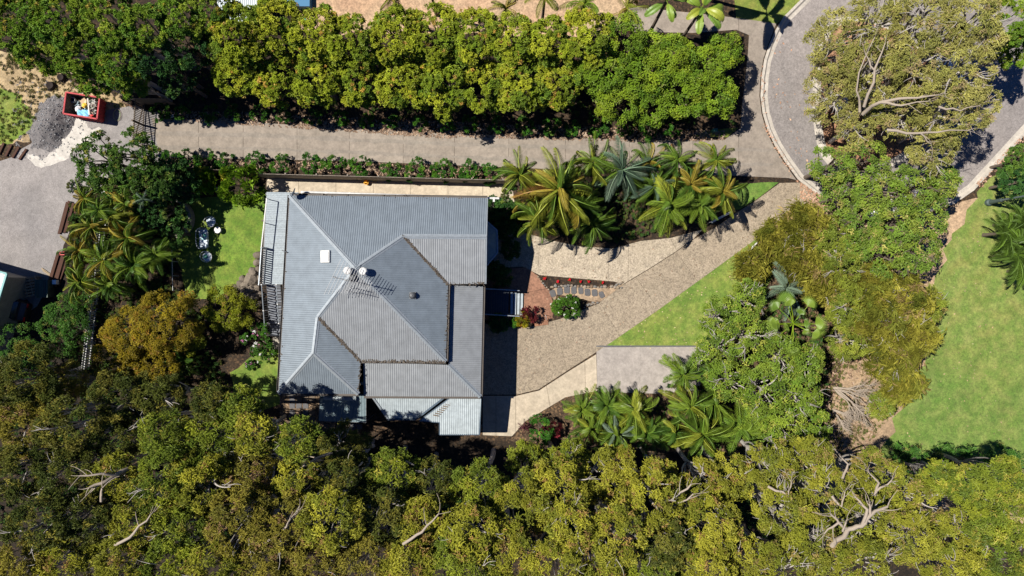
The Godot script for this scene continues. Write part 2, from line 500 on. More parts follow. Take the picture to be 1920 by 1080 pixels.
	# the long shared driveway, in concrete slabs
	slabs("long_driveway", "slab", poly([284, 221, 380, 224, 480, 229, 600, 238, 700, 244, 830, 250, 960, 255, 1190, 262, 1358, 262, 1388, 240, 1392, 190, 1398, 140, 1402, 100, 1404, 66, 1380, 56, 1300, 62, 1190, 60, 1170, 30, 1180, 12, 1300, 24, 1380, 33, 1456, 44, 1441, 82, 1431, 112, 1426, 145, 1424, 180, 1428, 213, 1437, 245, 1451, 275, 1470, 305, 1494, 338, 1478, 334, 1380, 330, 1200, 324, 1000, 316, 700, 304, 480, 298, 300, 296]), [[372, 220, 372, 300], [456, 220, 456, 300], [557, 220, 557, 310], [655, 230, 655, 310], [756, 230, 756, 320], [852, 230, 852, 320], [955, 240, 952, 330], [1060, 240, 1060, 330], [1180, 250, 1180, 340], [1300, 250, 1296, 340], [1385, 250, 1385, 350]], 0.012, "concrete", Color(0.49, 0.442, 0.40), Color(0.58, 0.53, 0.485), 0.025, 0.05)
	sheet("tyre_track", ruffle(poly([240, 245, 480, 250, 700, 260, 1000, 271, 1200, 277, 1450, 278, 1450, 284, 1200, 285, 1000, 279, 700, 268, 480, 258, 240, 252]), 0.1, 0.5), 0.016, "concrete", Color(0.45, 0.415, 0.385), Color(0.52, 0.485, 0.45), 0.8, 0.15)
	sheet("tyre_track", ruffle(poly([240, 272, 480, 276, 700, 285, 1000, 297, 1200, 303, 1450, 306, 1450, 312, 1200, 309, 1000, 303, 700, 291, 480, 282, 240, 278]), 0.1, 0.5), 0.016, "concrete", Color(0.45, 0.415, 0.385), Color(0.52, 0.485, 0.45), 0.8, 0.15)
	# side path along the north wall
	slabs("side_path", "slab", poly([500, 334, 700, 339, 960, 345, 966, 388, 916, 390, 560, 384, 500, 372]), [[560, 330, 560, 400], [630, 330, 630, 400], [700, 330, 700, 400], [770, 330, 770, 400], [840, 330, 840, 400], [905, 330, 905, 400]], 0.02, "concrete", Color(0.88, 0.79, 0.66), Color(0.98, 0.89, 0.75), 0.02, 0.06)
	# drives in front of the house
	slabs("upper_driveway", "slab", poly([905, 430, 985, 437, 1040, 452, 1090, 462, 1150, 466, 1200, 452, 1258, 446, 1318, 430, 1300, 448, 1268, 471, 1220, 502, 1168, 533, 1152, 528, 1012, 516, 980, 500, 905, 505]), [[1013, 430, 1008, 520], [1078, 440, 1076, 540], [1142, 440, 1140, 540], [1179, 440, 1177, 550], [1256, 444, 1274, 480], [945, 430, 945, 510]], 0.024, "aggregate", Color(0.72, 0.67, 0.59), Color(0.79, 0.74, 0.66), 0.02, 0.08)
	slabs("front_driveway", "slab", poly([905, 606, 968, 614, 1000, 611, 1050, 598, 1120, 570, 1168, 534, 1220, 503, 1268, 472, 1300, 449, 1345, 424, 1376, 402, 1420, 374, 1462, 343, 1506, 342, 1525, 364, 1532, 372, 1480, 405, 1425, 443, 1330, 512, 1236, 580, 1140, 646, 1062, 696, 1010, 730, 968, 740, 905, 740]), [[1266, 470, 1310, 530], [1192, 520, 1235, 580], [1126, 570, 1162, 630], [1380, 398, 1416, 452], [1040, 600, 1064, 700], [968, 600, 968, 760]], 0.026, "aggregate", Color(0.53, 0.475, 0.405), Color(0.61, 0.555, 0.48), 0.02, 0.08)
	slabs("lower_path", "slab", poly([905, 742, 968, 742, 1011, 732, 1063, 698, 1118, 664, 1120, 733, 1060, 745, 985, 790, 960, 818, 905, 816]), [[1024, 720, 1038, 800], [1096, 660, 1098, 740], [930, 740, 930, 830], [967, 740, 967, 800]], 0.018, "concrete", Color(0.80, 0.71, 0.59), Color(0.90, 0.82, 0.69), 0.02, 0.06)
	slabs("parking_pad", "slab", poly([1118, 651, 1306, 650, 1330, 660, 1310, 732, 1230, 738, 1120, 735]), [[1200, 640, 1200, 740]], 0.02, "concrete", Color(0.58, 0.555, 0.56), Color(0.66, 0.63, 0.63), 0.008, 0.06)
	var edge := Shape.new()
	edge.cube(P(1212, 649, 0.04), Vector3(8.0, 0.1, 0.1))
	structure("lawn_edging", edge.done(M.zinc))
	# pink stamped concrete by the entry
	slabs("entry_path", "slab", poly([905, 506, 985, 501, 1009, 517, 1020, 530, 1031, 545, 1039, 575, 1036, 597, 1000, 604, 905, 600]), [[905, 566, 1030, 540]], 0.03, "dirt", Color(0.52, 0.335, 0.29), Color(0.66, 0.445, 0.39), 0.03, 0.1)
	var steps := thing("entry_steps", "two pink concrete steps down from the entry path to the driveway", "steps")
	for k in 2:
		var s := Shape.new()
		s.cube(P(1015, 601 + k * 6, 0.06 - k * 0.02), Vector3(1.1, 0.1, 0.27), 0.14)
		s.tinted = true
		for q in s.c.size(): s.c[q] = Color(0.58, 0.36, 0.29)
		obj("step", s.done(M.dirt), steps)
	# fallen leaves on the verges
	var leafm := Shape.new()
	leafm.quad(Vector3(-0.05, 0, 0), Vector3(0, 0.02, -0.09), Vector3(0.05, 0, 0), Vector3(0, 0.03, 0.09))
	var ts := []
	var cs := []
	var scatter := func(list: Array, n: int, y: float, cols: Array, size := 1.0) -> void:
		var p := poly(list)
		var lo := Vector2(INF, INF)
		var hi := -lo
		for q in p:
			lo = lo.min(q); hi = hi.max(q)
		for i in n:
			var q := Vector2(rr(lo.x, hi.x), rr(lo.y, hi.y))
			if Geometry2D.is_point_in_polygon(q, p) and mid.get_noise_2d(q.x * 2.0, q.y * 2.0) > -0.25 + rr(-0.3, 0.3):
				ts.append(Transform3D(Basis.from_euler(Vector3(rr(-0.4, 0.4), rr(0, TAU), rr(-0.4, 0.4))).scaled(Vector3.ONE * size * rr(0.7, 1.5)), Vector3(q.x, y + 0.01, q.y)))
				cs.append(pick(cols) * rr(0.7, 1.2))
	var brown := [Color(0.22, 0.135, 0.085), Color(0.30, 0.20, 0.13), Color(0.14, 0.09, 0.06), Color(0.36, 0.26, 0.18)]
	var rust := [Color(0.40, 0.22, 0.14), Color(0.46, 0.30, 0.2), Color(0.33, 0.2, 0.13)]
	scatter.call([300, 208, 480, 212, 700, 222, 900, 232, 1100, 238, 1360, 245, 1358, 264, 1190, 266, 960, 260, 700, 250, 480, 236, 300, 224], 9000, 0.02, brown)
	scatter.call([470, 238, 560, 240, 860, 262, 860, 252, 560, 232], 1500, 0.02, brown)
	scatter.call([300, 296, 700, 306, 950, 316, 950, 338, 700, 328, 300, 312], 3500, 0.01, brown)
	scatter.call([1425, 120, 1432, 120, 1438, 235, 1500, 340, 1490, 345, 1430, 240], 900, 0.02, rust)
	scatter.call([1840, 352, 1870, 318, 1930, 255, 1922, 248, 1862, 308, 1830, 345], 1100, 0.03, rust)
	scatter.call([1440, 60, 1480, 60, 1520, 320, 1480, 290, 1450, 180], 90, -0.12, rust)
	scatter.call([1500, 342, 1560, 378, 1540, 400, 1500, 372], 700, 0.03, rust)
	scatter.call([1550, 640, 1650, 640, 1640, 860, 1520, 860], 2500, 0.01, brown)
	scatter.call([1650, 860, 1740, 690, 1760, 560, 1800, 420, 1880, 340, 1930, 420, 1860, 640, 1900, 850], 350, 0.01, [Color(0.30, 0.24, 0.12), Color(0.36, 0.26, 0.14), Color(0.2, 0.2, 0.08)], 0.7)
	scatter.call([1140, 650, 1330, 510, 1440, 440, 1440, 560, 1320, 660], 260, 0.01, [Color(0.45, 0.38, 0.2), Color(0.36, 0.26, 0.14)], 0.7)
	scatter.call([905, 440, 1260, 440, 1480, 350, 1500, 380, 1130, 650, 960, 740, 905, 700], 420, 0.03, brown, 0.8)
	swarm("fallen_leaves", leafm.done(M.plain), ts, cs)

func kerb(called: String, line: Array, side := 1.0) -> void:
	# a rolled concrete kerb and channel along the road's edge; its flat channel lies on the road side
	var prof := [[-0.06, -0.02], [-0.03, 0.034], [0.16, 0.036], [0.24, -0.06], [0.30, -0.1], [0.56, -0.112], [0.57, -0.13]]
	var st := Shape.new()
	st.tinted = true
	for i in line.size() - 1:
		var ends := []
		for k in [i, i + 1]:
			var a := P2(line[k][0], line[k][1])
			var prev := P2(line[maxi(k - 1, 0)][0], line[maxi(k - 1, 0)][1])
			var nxt := P2(line[mini(k + 1, line.size() - 1)][0], line[mini(k + 1, line.size() - 1)][1])
			if called == "island_kerb" and (k == 0 or k == line.size() - 1):
				prev = P2(line[line.size() - 2][0], line[line.size() - 2][1])
				nxt = P2(line[1][0], line[1][1])
			var d := (nxt - prev).normalized()
			var nn := Vector2(d.y, -d.x) * side
			var row := []
			for q in prof: row.append(Vector3(a.x + nn.x * q[0], q[1], a.y + nn.y * q[0]))
			ends.append(row)
		var g := rr(0.84, 0.92)
		st.col = Color(g, g * 0.97, g * 0.93)
		for q in prof.size() - 1:
			st.quad(ends[0][q], ends[0][q + 1], ends[1][q + 1], ends[1][q])
	structure(called, st.done(M.concrete))

# ---------------------------------------------------------------- the house
func clip_band(p: Array, axis: Vector2, lo: float, hi: float) -> Array:
	for side in 2:
		var r := []
		for i in p.size():
			var a: Vector2 = p[i]
			var b: Vector2 = p[(i + 1) % p.size()]
			var da := axis.dot(a) - lo if side == 0 else hi - axis.dot(a)
			var db := axis.dot(b) - lo if side == 0 else hi - axis.dot(b)
			if da >= 0.0: r.append(a)
			if (da > 0.0 and db < 0.0) or (da < 0.0 and db > 0.0): r.append(a.lerp(b, da / (da - db)))
		p = r
		if p.size() < 3: return []
	return p
func corrugated(pts: Array, axis: Vector2, m: String, pitch := 0.155, amp := 0.009) -> ArrayMesh:
	# one plane of corrugated sheet; the waves run across axis
	var st := Shape.new()
	var flat := PackedVector2Array()
	for q in pts: flat.append(Vector2(q.x, q.z))
	var ids := Geometry2D.triangulate_polygon(flat)
	axis = axis.normalized()
	var a3 := Vector3(axis.x, 0, axis.y)
	for t in range(0, ids.size(), 3):
		var A: Vector3 = pts[ids[t]]
		var B: Vector3 = pts[ids[t + 1]]
		var C: Vector3 = pts[ids[t + 2]]
		var nrm := (B - A).cross(C - A)
		if nrm.y < 0.0: nrm = -nrm
		nrm = nrm.normalized()
		var corner := [Vector2(A.x, A.z), Vector2(B.x, B.z), Vector2(C.x, C.z)]
		var lo := minf(axis.dot(corner[0]), minf(axis.dot(corner[1]), axis.dot(corner[2])))
		var hi := maxf(axis.dot(corner[0]), maxf(axis.dot(corner[1]), axis.dot(corner[2])))
		var step := pitch / 6.0
		for k in range(int(floor(lo / step)), int(ceil(hi / step))):
			var p := clip_band(corner, axis, k * step, (k + 1) * step)
			if p.is_empty(): continue
			var vs := []
			var ns := []
			for q in p:
				var w := TAU * axis.dot(q) / pitch
				var y = A.y - (nrm.x * (q.x - A.x) + nrm.z * (q.y - A.z)) / nrm.y + amp * cos(w)
				vs.append(Vector3(q.x, y, q.y))
				ns.append((nrm + a3 * (amp * TAU / pitch * sin(w))).normalized())
			for j in range(1, p.size() - 1):
				st.trin(vs[0], vs[j], vs[j + 1], ns[0], ns[j], ns[j + 1])
	return st.done(M[m])
func slope_y(A: Vector3, B: Vector3, C: Vector3, p: Vector3) -> float:
	var n := (B - A).cross(C - A)
	return A.y - (n.x * (p.x - A.x) + n.z * (p.z - A.z)) / n.y
func on_plane(px: float, py: float, A: Vector3, B: Vector3, C: Vector3) -> Vector3:
	var h := 5.0
	for i in 6:
		var p := P(px, py, h)
		h = slope_y(A, B, C, p)
	return P(px, py, h)
func walls(parent: Node3D, called: String, ring: Array, y0: float, inset: float, m := "wall") -> void:
	# walls that stand in from the eaves and reach up under them
	var flat := PackedVector2Array()
	for q in ring: flat.append(Vector2(q.x, q.z))
	var ins := Geometry2D.offset_polygon(flat, -inset)
	if ins.is_empty(): return
	var p: PackedVector2Array = ins[0]
	for i in p.size():
		var a := p[i]
		var b := p[(i + 1) % p.size()]
		var best := 99.0
		for q in ring: best = minf(best, q.y)
		var st := Shape.new()
		st.bar(Vector3(a.x, (y0 + best) * 0.5 - 0.06, a.y), Vector3(b.x, (y0 + best) * 0.5 - 0.06, b.y), 0.16, best - y0 - 0.12)
		obj(called, st.done(M[m]), parent)

func build_house() -> void:
	# the corners that set each plane; the others lie where the planes meet
	var A := P(543, 366, 4.7)
	var TR := P(914, 371, 4.7)
	var R := P(667, 503, 6.6)
	var L := P(522, 738, 4.65)
	var F := P(836, 678, 4.92)
	var B := on_plane(756, 443, A, TR, R)
	var C := on_plane(912, 444, A, TR, R)
	var D := on_plane(840, 533, R, B, F)
	var G2 := on_plane(911, 532, B, C, D)
	var G := on_plane(596, 595, A, R, L)
	var H := on_plane(588, 662, A, R, L)
	var J := on_plane(676, 677, R, F, G)
	var N := on_plane(672, 739, G, J, H)
	var house := thing("house", "large house with hipped grey corrugated roof in the middle of the block", "house")
	var X := Vector2(1, 0.02)
	var Z := Vector2(-0.02, 1)
	obj("roof_plane", corrugated([A, TR, C, B, R], X, "roof"), house)
	obj("roof_plane", corrugated([A, R, G, H, L], Z, "roof"), house)
	obj("roof_plane", corrugated([R, B, D, F], Z, "roof"), house)
	obj("roof_plane", corrugated([B, C, G2, D], X, "roof_old"), house)
	obj("roof_plane", corrugated([R, F, J, G], X, "roof_old"), house)
	obj("roof_plane", corrugated([G, J, N, H], Z, "roof"), house)
	obj("roof_plane", corrugated([H, N, L], X, "roof"), house)
	# verandah roofs one step below the main eaves
	var ve := [P(845, 535, 4.5), P(906, 537, 4.08), P(901, 744, 4.05), P(841, 684, 4.5)]
	var vs := [P(681, 679, 4.48), P(839, 684, 4.5), P(901, 744, 4.05), P(682, 743, 4.05)]
	tag(obj("verandah_roof", corrugated(ve, Z, "roof_old"), house), "lower roof strip along the east side")
	tag(obj("verandah_roof", corrugated(vs, X, "roof_old"), house), "lower roof strip along the south side")
	# ridges and hips
	var up := Vector3(0, 0.03, 0)
	for e in [[A, R], [R, B], [B, C], [R, F], [R, G], [G, H], [H, L], [H, N], [ve[3], ve[2]]]:
		var st := Shape.new()
		var d: Vector3 = e[1] - e[0]
		var side := d.cross(Vector3.UP).normalized() * 0.17
		var drop := Vector3(0, 0.045, 0)
		st.quad(e[0] + up - side - drop, e[1] + up - side - drop, e[1] + up * 1.6, e[0] + up * 1.6)
		st.quad(e[0] + up * 1.6, e[1] + up * 1.6, e[1] + up + side - drop, e[0] + up + side - drop)
		st.tube([e[0] + up * 1.3, e[1] + up * 1.3], [0.045, 0.045], 6)
		obj("ridge_cap", st.done(M.ridge), house)
	# valleys with leaf debris
	var deb := Shape.new()
	deb.tinted = true
	for e in [[B, D], [G, J]]:
		var st := Shape.new()
		var side: Vector3 = (e[1] - e[0]).cross(Vector3.UP).normalized() * 0.09
		st.quad(e[0] - side + up, e[1] - side + up, e[1] + side + up, e[0] + side + up)
		obj("valley_gutter", st.done(M.gutter), house)
	for e in [[B, D, 130], [G, J, 150], [D, F, 30], [J, F, 160], [A, TR, 30], [J, N, 20], [D, G2, 40], [L, A, 25]]:
		for k in e[2]:
			var t := rr(0, 1)
			var g := rr(0.5, 1.3)
			deb.col = Color(0.085, 0.065, 0.045) * g
			deb.box(Transform3D(Basis.from_euler(Vector3(rr(-0.5, 0.5), rr(0, 6), rr(-0.5, 0.5))), e[0].lerp(e[1], t) + Vector3(rr(-0.12, 0.12), rr(0.035, 0.06), rr(-0.12, 0.12))), Vector3(rr(0.05, 0.16), 0.015, rr(0.02, 0.07)))
	var dn := obj("leaf_debris", deb.done(M.plain), house)
	dn.set_meta("kind", "stuff")
	# gutters
	for e in [[A, TR], [L, A], [D, F], [F, J], [J, N], [N, L], [G2, D], [ve[1], ve[2]], [vs[2], vs[3]]]:
		var d: Vector3 = (e[1] - e[0]).normalized()
		var out := Vector3.UP.cross(d) * 0.07
		if (e[0] + out - (R + F) * 0.5).length() < (e[0] - out - (R + F) * 0.5).length(): out = -out
		var low := Vector3(0, -0.09, 0)
		var st := Shape.new()
		st.bar(e[0] + out + low, e[1] + out + low, 0.13, 0.02)
		st.bar(e[0] + out * 2.0 + low * 0.5, e[1] + out * 2.0 + low * 0.5, 0.02, 0.12)
		st.bar(e[0] + low * 0.6, e[1] + low * 0.6, 0.02, 0.12)
		obj("gutter", st.done(M.gutter), house)
	for e in [[TR, C], [C, G2]]:
		var st := Shape.new()
		st.bar(e[0] + up, e[1] + up, 0.08, 0.06)
		obj("barge_board", st.done(M.ridge), house)
	# drop walls between the main eaves and the verandah roofs, and the outer walls
	for e in [[D, F], [F, J]]:
		var st := Shape.new()
		var q: Vector3 = Vector3(-0.12, 0, 0) if e[0] == D else Vector3(0, 0, -0.12)
		st.bar(e[0] + q - Vector3(0, 0.3, 0), e[1] + q - Vector3(0, 0.3, 0), 0.06, 0.5)
		obj("fascia", st.done(M.gutter), house)
	walls(house, "outer_wall", [A, TR, G2, ve[1], ve[2], vs[3], N, L], -0.1, 0.65)
	# gable end on the east
	var ge := Shape.new()
	ge.tri(TR + Vector3(-0.35, -0.05, 0.4), C + Vector3(-0.35, -0.12, 0), G2 + Vector3(-0.35, -0.05, -0.4))
	obj("gable_wall", ge.done(M.wall), house)
	# bay with its own little roof
	var bay := [P(912, 414, 4.2), P(932, 432, 3.95), P(933, 474, 3.95), P(911, 500, 4.2)]
	var bs := Shape.new()
	var tip := P(909, 452, 4.6)
	for k in 3: bs.tri(tip, bay[k], bay[k + 1])
	obj("bay_roof", bs.done(M.tinted_sheet), house)
	for k in 3:
		var s := Shape.new()
		s.bar(bay[k] + up, bay[k + 1] + up, 0.09, 0.1)
		obj("gutter", s.done(M.ridge), house)
		var w := Shape.new()
		var i0: Vector3 = bay[k] + Vector3(-0.25, 0, 0)
		var i1: Vector3 = bay[k + 1] + Vector3(-0.25, 0, 0)
		w.bar(Vector3(i0.x, 1.9, i0.z), Vector3(i1.x, 1.9, i1.z), 0.1, 3.8)
		obj("bay_wall", w.done(M.wall), house)
	# skylight
	var sk := on_plane(611, 481, A, R, L)
	var tilt := Basis(Vector3(0, 0, 1), atan2(R.y - A.y, R.x - A.x) * 0.9)
	var s1 := Shape.new()
	s1.box(Transform3D(tilt, sk + Vector3(0, 0.1, 0)), Vector3(0.72, 0.16, 0.86))
	var skl := obj("skylight", s1.done(M.white), house)
	var s2 := Shape.new()
	s2.box(Transform3D(tilt, sk + Vector3(0, 0.2, 0)), Vector3(0.60, 0.06, 0.74), 0.9)
	obj("dome", s2.done(M.white), skl)
	# vents: two white capped flues and two dark turbines
	for v in [[655, 508], [684, 509]]:
		var p: Vector3 = on_plane(v[0], v[1], A, R, L) if v[0] < 667 else on_plane(v[0], v[1], R, B, F)
		var b := Shape.new()
		b.lathe(p, [[0.25, -0.15], [0.25, 0.02], [0.19, 0.06], [0.19, 0.5]], 16)
		var ven := obj("roof_vent", b.done(M.steel), house)
		var c := Shape.new()
		c.lathe(p, [[0.19, 0.44], [0.27, 0.46], [0.28, 0.6], [0.22, 0.66], [0.0, 0.68]], 16)
		obj("vent_cap", c.done(M.white), ven)
	for v in [[662, 521], [774, 554]]:
		var p: Vector3 = on_plane(v[0], v[1], R, B, F) if v[0] > 700 else on_plane(v[0], v[1], R, F, G)
		var b := Shape.new()
		b.box(Transform3D(Basis.IDENTITY, p + Vector3(0, 0.02, 0)), Vector3(0.5, 0.16, 0.5), 0.9)
		var ven := obj("roof_turbine", b.done(M.zinc), house)
		for k in 14:
			var w := TAU * k / 14.0
			var f := Shape.new()
			var prev := Vector3.ZERO
			for j in 6:
				var e := -0.9 + 1.8 * j / 5.0
				var q := p + Vector3(cos(w + e * 0.4) * 0.22 * cos(e), 0.26 + 0.17 * sin(e), sin(w + e * 0.4) * 0.22 * cos(e))
				if j: f.bar(prev, q, 0.05, 0.01)
				prev = q
			obj("vane", f.done(M.zinc), ven)
		var c := Shape.new()
		c.lathe(p, [[0.14, 0.1], [0.15, 0.25], [0.14, 0.4], [0.0, 0.46]], 10)
		obj("vent_cap", c.done(M.zinc), ven)
	# white pipe on brackets along the north eaves
	var pipe := Shape.new()
	pipe.tube([P(566, 360, 4.3), P(936, 372, 4.3)], [0.085, 0.085], 8)
	var pp := obj("wall_pipe", pipe.done(M.white), house)
	for k in 9:
		var b := Shape.new()
		var q := P(566 + k * 45, 360 + k * 1.46, 4.3)
		b.cube(q + Vector3(0, 0.0, 0.1), Vector3(0.14, 0.14, 0.34))
		obj("bracket", b.done(M.white), pp)
	var dp := Shape.new()
	dp.tube([P(902, 538, 4.1), P(900, 541, 4.0), P(897, 552, 4.0)], [0.05, 0.05, 0.05], 8)
	obj("downpipe", dp.done(M.white), house)
	var tv := Shape.new()
	tv.tube([P(529, 469, 4.75), P(537, 473, 4.9)], [0.03, 0.03], 6)
	obj("bracket", tv.done(M.zinc), house)

	# low roofs along the south side
	var la := thing("awning", "low pale green corrugated awning below the roof's south-west wing", "awning")
	var a0 := [P(600, 738, 3.1), P(686, 740, 3.1), P(686, 792, 2.8), P(598, 789, 2.8)]
	obj("roof_sheet", corrugated(a0, X, "tinted_sheet", 0.2, 0.012), la)
	for e in [[a0[0], a0[3]], [a0[1], a0[2]], [a0[3], a0[2]]]:
		var st := Shape.new()
		st.bar(e[0] - up * 2.0, e[1] - up * 2.0, 0.07, 0.1)
		obj("beam", st.done(M.zinc), la)
	for q in [a0[2], a0[3]]:
		var st := Shape.new()
		st.bar(Vector3(q.x, 0, q.z - 0.1), Vector3(q.x, q.y - 0.1, q.z - 0.1), 0.09, 0.09)
		obj("post", st.done(M.zinc), la)
	var hood := Shape.new()
	hood.tube([P(608, 745, 3.2), P(668, 747, 3.2)], [0.2, 0.2], 12)
	obj("rolled_blind", hood.done(M.roof_pale), la)
	var lb := thing("patio_roof", "low trapezoid patio roof with blue gutters south of the house", "patio roof")
	var b0 := [P(697, 742, 3.5), P(836, 743, 3.5), P(780, 786, 3.1), P(728, 786, 3.1)]
	obj("roof_sheet", corrugated(b0, X, "roof_pale"), lb)
	for e in [[b0[0], b0[3]], [b0[3], b0[2]], [b0[2], b0[1]]]:
		var st := Shape.new()
		st.bar(e[0] + up * 0.5, e[1] + up * 0.5, 0.13, 0.13)
		obj("gutter", st.done(M.slate_blue if e[0] != b0[0] else M.ridge), lb)
	for q in [b0[2], b0[3]]:
		var st := Shape.new()
		st.bar(Vector3(q.x, 0, q.z - 0.2), Vector3(q.x, q.y - 0.1, q.z - 0.2), 0.1, 0.1)
		obj("post", st.done(M.zinc), lb)
	var lc := thing("carport", "low blue-grey corrugated carport roof at the house's south-east corner", "carport")
	var c0 := [P(848, 743, 3.6), P(902, 743, 3.6), P(899, 815, 3.3), P(824, 815, 3.3), P(824, 792, 3.38), P(786, 789, 3.4)]
	obj("roof_sheet", corrugated(c0, X, "roof_pale"), lc)
	for e in [[c0[1], c0[2]], [c0[2], c0[3]], [c0[3], c0[4]], [c0[4], c0[5]], [c0[5], c0[0]]]:
		var st := Shape.new()
		st.bar(e[0] - up * 1.5, e[1] - up * 1.5, 0.08, 0.1)
		obj("beam", st.done(M.slate_blue), lc)
	for k in 9:
		var st := Shape.new()
		var q := P(846 - k * 3.6, 752 + k * 3.4, 3.52)
		st.box(Transform3D(Basis(Vector3.UP, -0.2), q), Vector3(0.42, 0.03, 0.07))
		obj("slat", st.done(M.timber), lc)
	for q in [c0[2], c0[3]]:
		var st := Shape.new()
		st.bar(Vector3(q.x, 0, q.z - 0.1), Vector3(q.x, q.y - 0.1, q.z - 0.1), 0.1, 0.1)
		obj("post", st.done(M.zinc), lc)

	# deck, rail and stair on the west
	var dk := thing("deck", "pale grey boarded deck along the west side of the house", "deck", P(520, 450))
	var o := dk.position
	for k in 52:
		var f := k / 51.0
		var xl := lerpf(500.0, 493.0, f)
		var py := lerpf(361.5, 531.0, f)
		var l := P(xl, py, 2.0)
		var r := P(560, py + 1.0, 2.0)
		var st := Shape.new()
		st.bar(l - o, r - o, 0.127, 0.03)
		st.tinted = true
		var g := rr(0.88, 1.08)
		for q in st.c.size(): st.c[q] = Color(g, g, g * 1.01)
		obj("board", st.done(M.deck), dk)
	for f in [0.0, 0.33, 0.66, 1.0]:
		var q := P(lerpf(500, 493, f), lerpf(362, 531, f), 0.0) - o
		var st := Shape.new()
		st.cube(q + Vector3(0.45, 0.95, 0), Vector3(0.12, 1.9, 0.12))
		obj("post", st.done(M.timber), dk)
	var bl := Shape.new()
	bl.bar(P(500, 362, 1.85) - o, P(493, 531, 1.85) - o, 0.05, 0.24)
	obj("bearer", bl.done(M.zinc), dk)
	var rail := thing("glass_rail", "thin white handrail along the north part of the deck", "handrail", P(496, 410))
	o = rail.position
	var hr := Shape.new()
	hr.bar(P(500, 372, 2.95) - o, P(490, 463, 2.95) - o, 0.07, 0.05)
	obj("handrail", hr.done(M.white), rail)
	for f in [0.0, 0.5, 1.0]:
		var st := Shape.new()
		var q := P(lerpf(500, 490, f), lerpf(372, 463, f), 2.95) - o
		st.bar(Vector3(q.x, 2.0, q.z), q, 0.05, 0.05)
		obj("post", st.done(M.zinc), rail)
	var bal := thing("deck_balustrade", "dark metal balustrade with vertical bars on the deck's south-west edge", "balustrade", P(490, 500))
	o = bal.position
	var r0 := P(490, 464, 2.97) - o
	var r1 := P(485, 534, 2.97) - o
	for y in [0.0, -0.85]:
		var st := Shape.new()
		st.bar(r0 + Vector3(0, y, 0), r1 + Vector3(0, y, 0), 0.06, 0.05)
		obj("rail", st.done(M.ridge if y == 0.0 else M.zinc), bal)
	for k in 17:
		var q := r0.lerp(r1, (k + 0.5) / 17.0)
		var st := Shape.new()
		st.bar(q + Vector3(0, -0.85, 0), q, 0.075, 0.07)
		obj("baluster", st.done(M.zinc), bal)
	for f in [0.0, 0.5, 1.0]:
		var q := r0.lerp(r1, f)
		var st := Shape.new()
		st.bar(q + Vector3(0, -1.0, 0), q + Vector3(0, 0.06, 0), 0.07, 0.07)
		obj("post", st.done(M.white), bal)
	# stair
	var sa := thing("stair", "straight stair of dark treads leading down from the deck", "stairs", P(512, 580))
	o = sa.position
	var top := P(513, 535, 1.84)
	var bot := P(519, 627, 0.1)
	for k in 13:
		var q := top.lerp(bot, k / 12.0) - o
		var st := Shape.new()
		st.box(Transform3D(Basis(Vector3.UP, -0.03), q), Vector3(1.05, 0.04, 0.29))
		obj("tread", st.done(M.tread), sa)
	for s in [-0.53, 0.53]:
		var st := Shape.new()
		st.bar(top - o + Vector3(s, -0.1, -0.1), bot - o + Vector3(s, -0.1, 0.1), 0.05, 0.22)
		obj("stringer", st.done(M.zinc), sa)
	for s in [-0.56, 0.56]:
		var h0 := top - o + Vector3(s, 1.02, -0.05)
		var h1 := bot - o + Vector3(s, 1.02, 0.05)
		if s > 0: h1 = h0.lerp(h1, 0.75)
		var st := Shape.new()
		st.bar(h0, h1, 0.06, 0.05)
		obj("handrail", st.done(M.ridge), sa)
		var n := 21 if s < 0 else 14
		for k in n:
			var q := h0.lerp(h1, (k + 0.5) / n)
			var b := Shape.new()
			b.bar(q + Vector3(0, -0.9, 0), q, 0.06, 0.06)
			obj("baluster", b.done(M.zinc), sa)
		for f in [0.0, 0.5, 1.0]:
			var q := h0.lerp(h1, f)
			var b := Shape.new()
			b.bar(q + Vector3(0, -1.05, 0), q + Vector3(0, 0.07, 0), 0.075, 0.075)
			obj("post", b.done(M.white), sa)
	var pad := Shape.new()
	pad.cube(P(520, 641, 0.05), Vector3(0.7, 0.08, 1.2))
	structure("landing_slab", pad.done(M.wall))

	# satellite dish at the north-west corner
	var dish := thing("satellite_dish", "tilted grey satellite dish on the roof's north-west corner", "satellite dish", P(558, 366, 4.75))
	var pole := Shape.new()
	pole.tube([Vector3(0, -0.1, 0), Vector3(-0.02, 0.5, -0.05)], [0.03, 0.03], 7)
	obj("pole", pole.done(M.steel), dish)
	var pl := Shape.new()
	var face := Basis.looking_at(Vector3(-0.9, 0.22, -0.35).normalized(), Vector3.UP)
	for i in 4:
		for k in 18:
			var pt := func(ii: int, kk: int) -> Vector3:
				var rad := 0.38 * ii / 4.0
				return face * Vector3(cos(TAU * kk / 18.0) * rad, sin(TAU * kk / 18.0) * rad * 1.1, -0.5 * rad * rad) + Vector3(-0.05, 0.62, -0.08)
			pl.quad(pt.call(i, k), pt.call(i, k + 1), pt.call(i + 1, k + 1), pt.call(i + 1, k))
	obj("reflector", pl.done(M.roof_pale), dish)
	var arm := Shape.new()
	arm.tube([Vector3(-0.03, 0.4, -0.07), Vector3(-0.5, 0.6, -0.3)], [0.02, 0.02], 6)
	obj("feed_arm", arm.done(M.zinc), dish)
	var lnb := Shape.new()
	lnb.tube([Vector3(-0.47, 0.58, -0.28), Vector3(-0.56, 0.66, -0.33)], [0.05, 0.045], 8)
	obj("receiver", lnb.done(M.zinc), dish)

	# television aerial by the apex
	var base := on_plane(668, 541, R, F, G)
	var an := thing("television_antenna", "long television aerial with many rods beside the roof's apex", "antenna", base)
	var mast := Shape.new()
	mast.tube([Vector3.ZERO, Vector3(0, 1.75, 0)], [0.03, 0.025], 7)
	obj("mast", mast.done(M.steel), an)
